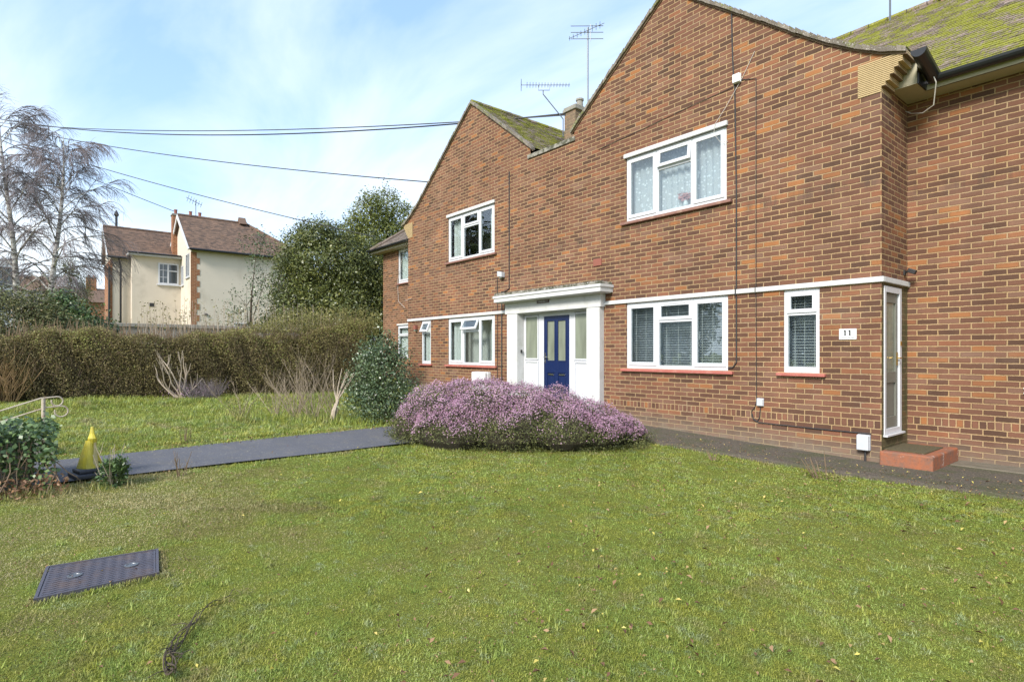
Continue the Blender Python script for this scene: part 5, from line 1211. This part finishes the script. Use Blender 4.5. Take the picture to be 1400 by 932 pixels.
# ------------------------------------------------------------------ birches
def birch(base, h, lean, seed, label, spread=1.):
    random.seed(seed); t = thing('birch_tree', label, 'tree', base, 'bare birches')
    b0 = Vector(base); trunk = MB(); br = MB(); tw_ = MB()
    pts = []; n = 14
    for i in range(n+1):
        f = i/n; pts.append(b0+Vector((lean[0]*f+.12*math.sin(f*7+seed), lean[1]*f+.15*math.sin(f*5+seed*2), h*f)))
    rs = [.12*(1-f/n)**.8+.012 for f in range(n+1)]; trunk.tube(pts, rs, 8)
    def twig(p, d, L):
        q = [p]; dd = d.copy()
        for k in range(4): dd = (dd+Vector((random.uniform(-.22, .22), random.uniform(-.22, .22), -.42+random.uniform(-.1, .12)))).normalized(); q.append(q[-1]+dd*L/4)
        tw_.tube(q, [.0055, .005, .0045, .004, .0035], 3, False)
        if random.random() < .6:
            s = q[2]; e_ = (dd+Vector((random.uniform(-.6, .6), random.uniform(-.6, .6), 0))).normalized(); tw_.tube([s, s+e_*L*.2, s+e_*L*.35-Vector((0, 0, L*.1))], [.005, .004, .004], 3, False)
    nb = 34
    for i in range(nb):
        f = .22+.76*(i/nb)**.9; k = f*n; p = pts[int(k)].lerp(pts[min(n, int(k)+1)], k-int(k))
        a = i*2.4+random.uniform(-.4, .4); L = (1-f)**.6*h*.36*spread*random.uniform(.75, 1.15)+.6
        d = Vector((math.cos(a), math.sin(a), 1.05+.8*f)).normalized(); q = [p]; r0 = .036*(1-f)+.012; rr = [r0]
        m_ = 8
        for k in range(m_):
            d = (d+Vector((random.uniform(-.16, .16), random.uniform(-.16, .16), -.13+random.uniform(-.1, .08)))).normalized(); q.append(q[-1]+d*L/m_); rr.append(r0*(1-(k+1)/m_*.8))
        br.tube(q, rr, 5)
        for k in range(2, m_+1):
            for s in range(2):
                e_ = (d+Vector((random.uniform(-1, 1), random.uniform(-1, 1), random.uniform(-.1, .7)))*.8).normalized(); l = L*random.uniform(.12, .32)+.15; s2 = [q[k], q[k]+e_*l*.5, q[k]+e_*l+Vector((0, 0, -.05))]
                tw_.tube(s2, [.012, .010, .008], 3, False)
                for z in range(7): twig(s2[random.choice((1, 2))].lerp(s2[1], random.random()*.6), e_, random.uniform(.4, 1.0))
    trunk.build('trunk', M['birch'], t, smooth=True); br.build('branches', M['birch'], t, smooth=True); tw_.build('twigs', M['twig_purple'], t); return t
birch((-28.9, -.75, .7), 9.7, (.3, -.3), 3, 'bare white birch at the left edge of the photo, the left one of two', .85)
birch((-28.3, .35, .7), 9.3, (-.2, .25), 5, 'bare white birch right of the other, nearer the cream house', .72)
random.seed(21)

# ------------------------------------------------------------------ far buildings at the left
fh = thing('white_house', 'far white house with a small brown roof seen between the birches', 'house', (-91, -.5, .8))
MB().box(-95, -90, -2.2, 1.2, .5, 8.9).build('wall', M['far_white'], fh); r_ = MB(); r_.ti = .6
r_.prism([(-95.4, 8.9), (-89.6, 8.9), (-92.4, 10.9)], -2.5, 1.5); r_.build('roof', M['tile_red'], fh)
b = MB().box(-90.02, -89.9, -.9, .9, 6.4, 8.0); b.build('window', M['win_dark'], fh)
fh = thing('brick_cottage', 'far brick house with chimney just above the shrubs left of the cream house', 'house', (-100, 4.5, .8))
MB().box(-104, -98, 2.0, 7.0, .5, 8.4).build('wall', M['quoin'], fh); r_ = MB(); r_.ti = .5; r_.prism([(-104.4, 8.4), (-97.6, 8.4), (-101, 10.6)], 1.7, 7.3); r_.build('roof', M['tile_red'], fh)
chimney(-101.5, -100.5, 5.0, 6.2, 9, 12.2, fh, M['quoin'], 2)
fh = thing('glazed_building', 'far pale grey glazed building at the left edge behind the birch', 'building', (-80, -4, .8))
MB().box(-84, -80, -8.5, -2.0, .5, 11.2).build('wall', M['plastic'], fh)
for i in range(6):
    for k in range(2): MB().box(-80, -79.9, -8.4+i*1.05, -7.5+i*1.05, 6.0+k*2.4, 8.0+k*2.4).build('window', M['win_dark'], fh)

# ------------------------------------------------------------------ low wall with ivy, handrail, cone, manhole, tuft, vine
lw = thing('low_wall', 'low stone wall smothered in ivy at the left edge', 'wall', (-7.4, -1.2, .15))
MB().box(-7.75, -7.25, -4.5, -.05, -.1, .60).build('wall_body', M['concrete'], lw, bevel=.02); MB().box(-7.82, -7.30, -4.5, .0, .603, .66).build('coping', M['concrete'], lw, bevel=.01)
iv = thing('ivy', 'dark green ivy hanging over the low wall at the left edge', 'ivy', (-7.1, -.8, .1))
n = 15000
yv = rng.uniform(-3.2, .12, n); f = rng.random(n)
zz = rng.uniform(.05, .66, n); xx = -7.22+.22*np.abs(rng.normal(0, .6, n))+.10*np.sin(yv*5)
top = f < .38; zz[top] = .66+np.abs(rng.normal(0, .06, top.sum())); xx[top] = rng.uniform(-7.8, -7.05, top.sum())
P = np.column_stack([xx, yv, zz]); P += rng.normal(0, .02, P.shape)
low = (zz < .38) & (rng.random(n) < .62); P = P[~low]
leaves('leaves', P, rng.uniform(.028, .06, len(P)), M['leaf_ivy'], iv, None, aspect=.8, up=.5, outward=np.tile([.8, 0, .3], (len(P), 1)))
mb = MB()
for i in range(130):
    y = random.uniform(-3, .1); p = Vector((-7.15, y, random.uniform(.3, .66))); pts = [p]; d = Vector((.25, random.uniform(-.5, .5), -1)).normalized()
    for k in range(6): d = (d+Vector((random.uniform(-.3, .35), random.uniform(-.5, .5), random.uniform(-.3, .2)))).normalized(); q = pts[-1]+d*.1; q.z = max(q.z, .13); q.x = max(q.x, -7.2); pts.append(q)
    mb.tube(pts, .0055, 4, False)
mb.build('vines', M['twig'], iv)
P = np.column_stack([rng.uniform(-7.15, -6.75, 1500), rng.uniform(-3, .2, 1500), rng.uniform(.12, .3, 1500)]); leaves('dead_leaves', P, rng.uniform(.03, .06, 1500), M['litter'], iv, rng.random(1500)*.5)
hr = thing('handrail', 'pale rusty twin handrail with scrolled ends above the ivy wall', 'handrail', (-8.9, -.2, .2))
def hpt(s, z): return (-8.95, s, z)
def scroll(c, r, y0): return [hpt(c[0]+r*math.sin(a)*1.0, c[1]+r*math.cos(a)) for a in np.linspace(0, R(290), 16)]
for z0, r_s, L in ((.915, .055, 2.6), (.80, .065, 2.6)):
    yS = .16 if z0 > .8 else .20
    pts = [hpt(yS-2.8, z0-1.05), hpt(yS-1.4, z0-.50), hpt(yS-.55, z0-.15), hpt(yS-.15, z0-.01)]+scroll((yS, z0-r_s), r_s, 0)
    MB().tube(pts, .0085, 7).build('rail', M['rust'], hr)
MB().tube([hpt(.03, .15), hpt(.03, .90)], .021, 8).build('post', M['rust'], hr); MB().tube([hpt(-2.1, -.3), hpt(-2.1, .3)], .026, 8).build('post', M['rust'], hr)
o = MB().box(-9.15, -8.85, -2.4, .02, .1, .42).build('kerb_stone', M['concrete'], bevel=.015); tag(o, 'pale stone kerb under the handrail post behind the ivy', 'kerb')

# cone: a broken yellow traffic cone on a black rubber base
cx0, cy0 = -7.42, .40; gz0 = float(gz(cx0))
co = thing('traffic_cone', 'split yellow traffic cone on a black base at the end of the path', 'traffic cone', (cx0, cy0, gz0))
def pyr(mb, c, w0, w1, z0, z1, rot=.3, sides=5, hollow=False, arc=2*math.pi):
    V = []
    for z, w in ((z0, w0), (z1, w1)):
        for k in range(sides+1): a = rot+arc*k/sides; V.append((c[0]+w*math.cos(a), c[1]+w*math.sin(a), z))
    mb.add(V, [(k, k+1, k+sides+2, k+sides+1) for k in range(sides)])
mb = MB(); V = []
n = 18
prof_c = [(.115, .09), (.105, .12), (.062, .29), (.036, .38)]
for r0, z in prof_c:
    for k in range(n): a = 2*math.pi*k/n; w = 1+.08*math.cos(3*a); V.append((cx0+r0*w*math.cos(a), cy0+r0*w*math.sin(a), gz0+z))
mb.add(V, [(i*n+k, i*n+(k+1) % n, (i+1)*n+(k+1) % n, (i+1)*n+k) for i in range(len(prof_c)-1) for k in range(n)])
mb.build('cone_body', M['yellow'], co, smooth=False)
mb = MB(); V = []
for r0, z, ox in ((.040, .34, 0), (.040, .40, .012), (.022, .45, -.006), (.012, .52, -.014)):
    for k in range(9): a = 2*math.pi*k/9; V.append((cx0+.0+ox+r0*math.cos(a)*(1+.25*(k % 2)), cy0+.02+r0*math.sin(a), gz0+z))
mb.add(V, [(i*9+k, i*9+(k+1) % 9, (i+1)*9+(k+1) % 9, (i+1)*9+k) for i in range(3) for k in range(9)]+[tuple(27+k for k in range(9))])
mb.build('torn_top', M['yellow'], co)
mb = MB(); mb.add([(cx0+.10, cy0+.07, gz0+.10), (cx0+.108, cy0+.02, gz0+.10), (cx0+.06, cy0+.03, gz0+.36), (cx0+.05, cy0+.05, gz0+.36)], [(0, 1, 2, 3)]); mb.build('torn_edge', M['yellow_d'], co)
mb = MB().box(-.155, .155, -.155, .155, 0, .05, Matrix.Translation((cx0+.03, cy0, gz0+.01)) @ Matrix.Rotation(R(12), 4, 'Z')); mb.box(-.125, .125, -.125, .125, .0501, .092, Matrix.Translation((cx0+.03, cy0, gz0+.01)) @ Matrix.Rotation(R(12), 4, 'Z')); mb.build('cone_base', M['rubber'], co, bevel=.015)
# ivy tuft next to the cone
t = thing('ivy_tuft', 'small dark leafy tuft with cut pale stems right of the yellow cone', 'plant', (-6.95, .56, .14))
P, d, tn = clump_points([((-6.95, .56, .23), (.12, .12, .15)), ((-6.94, .60, .32), (.08, .08, .10))], 100, 16, .03); leaves('leaves', P, rng.uniform(.02, .045, len(P)), M['leaf_ivy'], t, tn)
mb = MB(); strands(mb, (-6.95, .56, .12), 10, .42, .45, .007, .12, 4, 1); mb.build('cut_stems', M['twig_pale'], t)
# manhole cover
A_, B_, C_, D_ = [np.array(q) for q in ((-4.21, -.03), (-4.74, .03), (-4.68, .64), (-4.22, .58))]
def mh(u, v): return (1-u)*((1-v)*A_+v*B_)+u*((1-v)*D_+v*C_)
mhz = lambda p: float(gz(p[0]))+.006
mc_ = thing('manhole_cover', 'rusty cast iron manhole cover with wavy tread in the lawn', 'manhole cover', (-4.45, .3, .05))
def mhbox(mb, u0, u1, v0, v1, h0, h1):
    Q = [mh(u, v) for u, v in ((u0, v0), (u1, v0), (u1, v1), (u0, v1))]; V = [(q[0], q[1], mhz(q)+h) for h in (h0, h1) for q in Q]
    mb.add(V, [(3, 2, 1, 0), (4, 5, 6, 7), (0, 1, 5, 4), (1, 2, 6, 5), (2, 3, 7, 6), (3, 0, 4, 7)])
mb = MB(); mhbox(mb, .03, .97, .03, .97, -.03, .010)
NV = 14
for i in range(NV):
    v0 = .07+.86*i/(NV-1)
    pts = []
    for k in range(121):
        u = .05+.90*k/120; vv = v0+.0055*math.sin(k*2*math.pi/12)
        if any((u-a)**2/.004+(v0-c)**2/.010 < 1 for a, c in ((.27, .5), (.75, .5))):
            if len(pts) > 1: mb.tube(pts, .0042, 4)
            pts = []; continue
        q = mh(u, vv); pts.append((q[0], q[1], mhz(q)+.010))
    if len(pts) > 1: mb.tube(pts, .0042, 4)
mb.build('cover_plate', M['iron'], mc_)
mb = MB()
for a in ((0, 1, 0, .026), (0, 1, .974, 1), (0, .026, .027, .973), (.974, 1, .027, .973)): mhbox(mb, *a, -.04, .014)
mb.build('frame', M['iron'], mc_)
for uc in (.27, .75):
    mb = MB(); q = mh(uc, .5); mb.lathe([(.040, .0), (.040, .004), (.028, .0045), (.026, .001)], (q[0], q[1], mhz(q)+.011), 16); mb.build('lifting_eye', M['galv'], mc_)
# dead vine on the lawn
t = thing('dead_vine', 'dark twisted dead vine lying on the grass in the left foreground', 'vine', (-3.4, .8, .03))
mb = MB()
base_ = [(-2.93, .44), (-2.99, .45), (-3.10, .47), (-3.22, .52), (-3.35, .59), (-3.48, .66), (-3.57, .76), (-3.62, .86), (-3.70, 1.0), (-3.78, 1.14), (-3.88, 1.3)]
for k in range(12):
    m_ = random.choice((4, 5, 6, 7, 8)); o_ = random.choice((0, 0, 0, 1, 2)); ph = random.uniform(0, 6); w_ = random.uniform(.008, .03)
    pts = []
    for i_ in range(o_*4, m_*4-3):
        q, f_ = divmod(i_, 4); f_ /= 4; a_, b_ = base_[min(q, 10)], base_[min(q+1, 10)]
        pts.append((a_[0]+(b_[0]-a_[0])*f_+w_*math.sin(i_*.55+ph)*(1-i_/55), a_[1]+(b_[1]-a_[1])*f_+w_*math.cos(i_*.4+ph)*(1-i_/55), float(gz(a_[0]))+.012+.016*(1+math.sin(i_*.8+ph*2))*(1-i_/60)))
    if len(pts) > 3: mb.tube(pts, [.0032*(1-.6*i_/len(pts)) for i_ in range(len(pts))], 5)
    if len(pts) > 8:
        p_ = Vector(random.choice(pts[2:])); d_ = Vector((random.uniform(-1, 1), random.uniform(-1, 1), .3)).normalized(); mb.tube([p_, p_+d_*.04, p_+d_*.09+Vector((0, 0, -.02))], .0022, 4)
mb.build('stems', M['bark'], t)

# ------------------------------------------------------------------ grass
def in_lawn(x, y):
    m = (y < side_edge(x)+.02*np.sin(x*9)+.015*np.sin(x*23))
    m |= (x < -9.0)
    pth = (x > -8.47-.062*(y-.3)+.03*np.sin(y*4)) & (x < -7.26+.02*np.sin(y*5)+.02*np.sin(y*13)); m &= ~pth
    m &= ~((x < -7.2) & (x > -9.2) & (y < .05)); m &= ~((x < -7.26) & (x > -9.0) & (y > 6.6))
    m &= ~((x < -4.19+.015*np.sin(y*30)) & (x > -4.735) & (y > -.015+.0*x) & (y < .615))
    m &= ~((y > 8.4) & (x > -15.2)); m &= ~((x > -7.3) & (y > side_edge(x)+.03))
    return m
Fx, Fy = -.7727, .6348
def cam_uv(x, y): return -x*.77264+y*.63484, x*.63484+y*.77264       # depth, lateral
def grass(n, zmin, zmax, hmin, hmax, wmin, name_seed):
    Z = rng.uniform(zmin**.5, zmax**.5, n)**2 if zmin > 0 else rng.uniform(zmin, zmax, n)
    lat = rng.uniform(-1.02, 1.02, n)*Z
    x = -Z*.77264+lat*.63484; y = Z*.63484+lat*.77264
    k = in_lawn(x, y) & (x > -15.6) & (x < 4); return x[k], y[k], Z[k]
def pn(x, y, s, o=0.): # cheap smooth noise
    return (np.sin(x*s+1.3*np.sin(y*s*.7+o))+np.sin(y*s*1.1+1.7*np.sin(x*s*.6+o*2))+np.sin((x+y)*s*.8+o*3))/3
X, Y, Zd = [np.concatenate(a) for a in zip(grass(330000, 1.7, 5.5, 0, 0, 0, 0), grass(260000, 5.0, 9.5, 0, 0, 0, 0), grass(170000, 9, 17, 0, 0, 0, 0))]
n = len(X); gzv = gz(X)-.012
thin = (X < -3.2) & (Y < 1.6) & (X > -7.3)                          # worn, strawy corner near the manhole
straw = np.clip((-X-3.3)*.5, 0, 1)*np.clip((2.3-Y)*.8, 0, 1)*(X > -7.4)*np.clip(.7+.6*pn(X, Y, 3.1, 5), 0, 1)
far = X < -8.9
hgt = rng.uniform(.006, .021, n)*(1+.45*pn(X, Y, 2.2)+.25*pn(X, Y, 9, 2))*np.where(far, 2.6, 1)*np.where(Zd > 6, 1.25, 1)
hgt = np.where(far & (X < -13), hgt*1.6, hgt)
wd = rng.uniform(.0022, .0042, n)*np.clip(Zd/3.6, 1, 3.2)
az = rng.uniform(0, 2*np.pi, n); lean = rng.uniform(.3, 1.5, n)
dx, dy_ = np.cos(az), np.sin(az)
bx, by = -dy_*wd*.5, dx*wd*.5
z0 = gzv-.004
v0 = np.column_stack([X-bx, Y-by, z0]); v1 = np.column_stack([X+bx, Y+by, z0])
mx = X+dx*hgt*lean*.35; my = Y+dy_*hgt*lean*.35
v2 = np.column_stack([mx+bx*.8, my+by*.8, z0+hgt*.65]); v3 = np.column_stack([mx-bx*.8, my-by*.8, z0+hgt*.65])
v4 = np.column_stack([X+dx*hgt*lean, Y+dy_*hgt*lean, z0+hgt*(1-.25*lean*.6)])
V = np.stack([v0, v1, v2, v3, v4], 1).reshape(-1, 3); i = np.arange(n)*5
F = np.concatenate([np.stack([i, i+1, i+2], 1), np.stack([i, i+2, i+3], 1), np.stack([i+3, i+2, i+4], 1)])
pt = .44+.15*pn(X, Y, 1.7, 1)+.13*pn(X, Y, 5.3, 2)+.12*pn(X, Y, 13, 4)+rng.normal(0, .21, n)+straw*rng.uniform(-.1, .75, n)
pt = np.where(far, pt+.06, pt)
pt = np.clip(pt, 0, 1); g_o = raw('grass', V, F, M['turf'], None, np.concatenate([pt, pt, pt])); tag(g_o, 'short mossy lawn grass around the path and the heather', 'grass', None, 'stuff')
# clover-like low leaves / moss crumbs between the blades
X, Y, Zd = grass(170000, 1.7, 7.5, 0, 0, 0, 0); P = np.column_stack([X, Y, gz(X)-.012+rng.uniform(.0, .013, len(X))])
Vv, Ff = leaf_geo(P, rng.uniform(.005, .011, len(P))*np.clip(Zd/3.2, 1, 2), .45, .6, .5)
ms = raw('moss', Vv, Ff, M['turf'], None, np.clip(.38+.22*pn(X, Y, 4, 3)+rng.normal(0, .16, len(P))+np.clip((-X-3.6)*.35, 0, 1)*np.clip((2.1-Y)*.6, 0, 1)*.35, 0, 1)); tag(ms, 'yellowish moss and tiny weeds between the lawn grass', 'moss', None, 'stuff')
# longer tufts along the edges (path, hedge foot, ivy, wall path)
P = []
for i in range(420):
    Z_ = random.uniform(1.5, 2.9)**2; l_ = random.uniform(-.98, .98)*Z_; x, y = -Z_*.77264+l_*.63484, Z_*.63484+l_*.77264
    if bool(in_lawn(np.array([x]), np.array([y]))[0]):
        for k in range(random.randint(6, 22)): P.append((x+random.gauss(0, .022), y+random.gauss(0, .022), random.uniform(.018, .045)))
def tuft_line(x0, y0, x1, y1, n, h, w=.06):
    for i in range(n):
        t_ = random.random(); x, y = x0+(x1-x0)*t_+random.gauss(0, w), y0+(y1-y0)*t_+random.gauss(0, w); P.append((x, y, h*random.uniform(.5, 1.2)))
tuft_line(-8.50, .3, -8.85, 6.5, 2600, .06, .05); tuft_line(-7.2, .6, -7.2, 3.6, 1300, .035, .03); tuft_line(-13.9, 0, -13.0, 6, 3800, .11, .25); tuft_line(-10.8, 2.6, -9.2, 5.2, 3000, .14, .3); tuft_line(-7.0, -1.5, -6.9, .6, 900, .08, .1)
tuft_line(-7.0, side_edge(-7.0), 2, side_edge(2), 3600, .035, .025); tuft_line(-6.9, 3.9, -5.3, 6.9, 1800, .05, .10); tuft_line(-4.185, -.02, -4.2, .62, 620, .032, .012); tuft_line(-4.2, -.045, -4.74, .015, 620, .03, .012); tuft_line(-4.76, .03, -4.70, .64, 420, .026, .012); tuft_line(-4.70, .65, -4.2, .60, 420, .03, .012)
P = np.array(P); X, Y, hg = P.T; n = len(X); az = rng.uniform(0, 2*np.pi, n); ln = rng.uniform(.2, .8, n); wd = .004+hg*.03; z0 = gz(X)-.015
bx, by = -np.sin(az)*wd, np.cos(az)*wd
V = np.stack([np.column_stack([X-bx, Y-by, z0]), np.column_stack([X+bx, Y+by, z0]), np.column_stack([X+np.cos(az)*hg*ln, Y+np.sin(az)*hg*ln, z0+hg])], 1).reshape(-1, 3); i = np.arange(n)*3
lg = raw('long_grass', V, np.stack([i, i+1, i+2], 1), M['turf'], None, np.clip(rng.normal(.5, .2, n), 0, 1)); tag(lg, 'longer tufts of grass along the path edges, hedge foot and shrubs', 'grass', None, 'stuff')
# fallen leaves
def litter(n, fn, s0, s1):
    pts = np.array([fn() for _ in range(n)]); return pts, rng.uniform(s0, s1, n)
p1, s1 = litter(520, lambda: (lambda Z, l: (-Z*.7726+l*Z*.6348, Z*.6348+l*Z*.7726))(random.uniform(2.2, 6.5), random.uniform(-.2, .95)), .02, .05)
p2, s2 = litter(1500, lambda: (random.uniform(-6.5, .3), 0), .008, .028); p2[:, 1] = side_edge(p2[:, 0])+rng.normal(.25, .38, len(p2))
p3, s3 = litter(300, lambda: (lambda Z, l: (-Z*.7726+l*Z*.6348, Z*.6348+l*Z*.7726))(random.uniform(2.5, 8), random.uniform(-.95, .2)), .016, .034)
p4, s4 = litter(420, lambda: (random.gauss(-8.7, .12), random.uniform(.5, 6)), .02, .04)
pp = np.concatenate([p1, p2, p3, p4]); ss = np.concatenate([s1, s2, s3, s4]); k = (pp[:, 1] < 8.3) | (pp[:, 0] > -2.1); k &= pp[:, 1] < 9.3; pp, ss = pp[k], ss[k]
on_path = pp[:, 1] > side_edge(pp[:, 0]); P = np.column_stack([pp, gz(pp[:, 0])+np.where(on_path, .028, .016)+rng.uniform(0, .006, len(pp))])
bz = rng.uniform(1.5**.5, 9**.5, 9000)**2; bl = rng.uniform(-.98, .98, 9000)*bz; bx_, by_ = -bz*.77264+bl*.63484, bz*.63484+bl*.77264
kk = in_lawn(bx_, by_) & (pn(bx_, by_, 1.9, 3)+rng.normal(0, .5, 9000) > -.1); bx_, by_ = bx_[kk], by_[kk]
P = np.concatenate([P, np.column_stack([bx_, by_, gz(bx_)+rng.uniform(.0, .012, len(bx_))])]); ss = np.concatenate([ss, rng.uniform(.006, .016, len(bx_))*np.clip(bz[kk]/4, 1, 2)])
Vv, Ff = leaf_geo(P, ss, .48, 1.1, .9); fo = raw('fallen_leaves', Vv, Ff, M['litter'], None, np.where(ss > .018, rng.random(len(P))**1.4, rng.random(len(P))*.6)); tag(fo, 'fallen brown and yellow leaves scattered over lawn and side path', 'leaves', None, 'stuff')

# ------------------------------------------------------------------ sky, sun, camera
w = bpy.data.worlds.new('World'); sc.world = w; w.use_nodes = True; t = NT(w)
bg = t.n['Background']; SE, SR = R(36), R(163)               # sun behind the camera, to the left
sk = t.new('ShaderNodeTexSky', sky_type='NISHITA'); sk.sun_disc = False; sk.sun_elevation = SE; sk.sun_rotation = SR; sk.air_density = 1.; sk.dust_density = .6; sk.ozone_density = 1.6; sk.altitude = 50
tc = t.new('ShaderNodeTexCoord').outputs['Generated']; x, y, z = t.sep(tc)
zz = t.math('ADD', t.math('MAXIMUM', z, 0.0), .16)
cv = t.comb(t.math('DIVIDE', x, zz), t.math('DIVIDE', y, zz), 0.0)
mp = t.new('ShaderNodeMapping'); t.put(mp.inputs[0], cv); mp.inputs['Rotation'].default_value = (0, 0, R(35)); mp.inputs['Scale'].default_value = (.55, 1.25, 1)
mp.inputs['Location'].default_value = (1.7, .6, 0)
n1 = t.noise(mp.outputs[0], 1.15, 7, .55, .45); n2 = t.noise(mp.outputs[0], .42, 3, .5)
cl = t.math('ADD', t.math('MULTIPLY', n1, .65), t.math('MULTIPLY', n2, .5))
low = t.math('MULTIPLY', t.math('SUBTRACT', 1.0, t.math('DIVIDE', z, .55, clamp=True)), .10)
f = t.ramp(t.math('ADD', cl, low), [(.49, 0.), (.60, .42), (.76, .95)])
skc = t.mix(.55, sk.outputs[0], (1.55, 2.45, 3.9)); c = t.mix(f, skc, (4.0, 4.3, 4.6))
hz = t.math('POWER', t.math('SUBTRACT', 1.0, t.math('MAXIMUM', z, 0.0), clamp=True), 6.0)
c = t.mix(t.math('MULTIPLY', hz, .6), c, (3.6, 4.2, 4.7))
t.put(bg.inputs[0], c); bg.inputs[1].default_value = .15
sun = bpy.data.lights.new('sun', 'SUN'); sun.energy = 2.6; sun.angle = R(16); sun.color = (1, .95, .88)
so = bpy.data.objects.new('sun', sun); col.objects.link(so)
sd_ = Vector((math.sin(SR)*math.cos(SE), math.cos(SR)*math.cos(SE), math.sin(SE))); so.rotation_euler = sd_.to_track_quat('Z', 'Y').to_euler(); so.location = (-3, -8, 12)
cam = bpy.data.cameras.new('camera'); cam.lens = 785/1400*36; cam.sensor_width = 36; cam.shift_y = 16/1400; cam.clip_end = 2000; cam.clip_start = .05
co_ = bpy.data.objects.new('camera', cam); col.objects.link(co_); co_.location = (0, 0, H); co_.rotation_euler = (R(90), 0, math.atan2(.77264, .63484)); sc.camera = co_
sc.view_settings.view_transform = 'Standard'; sc.view_settings.look = 'None'; sc.view_settings.exposure = 1.15; sc.view_settings.gamma = 1
sc.render.engine = 'CYCLES'; sc.cycles.max_bounces = 8; sc.cycles.transparent_max_bounces = 12
for o in bpy.data.objects:
    if '_o' in o: del o['_o']
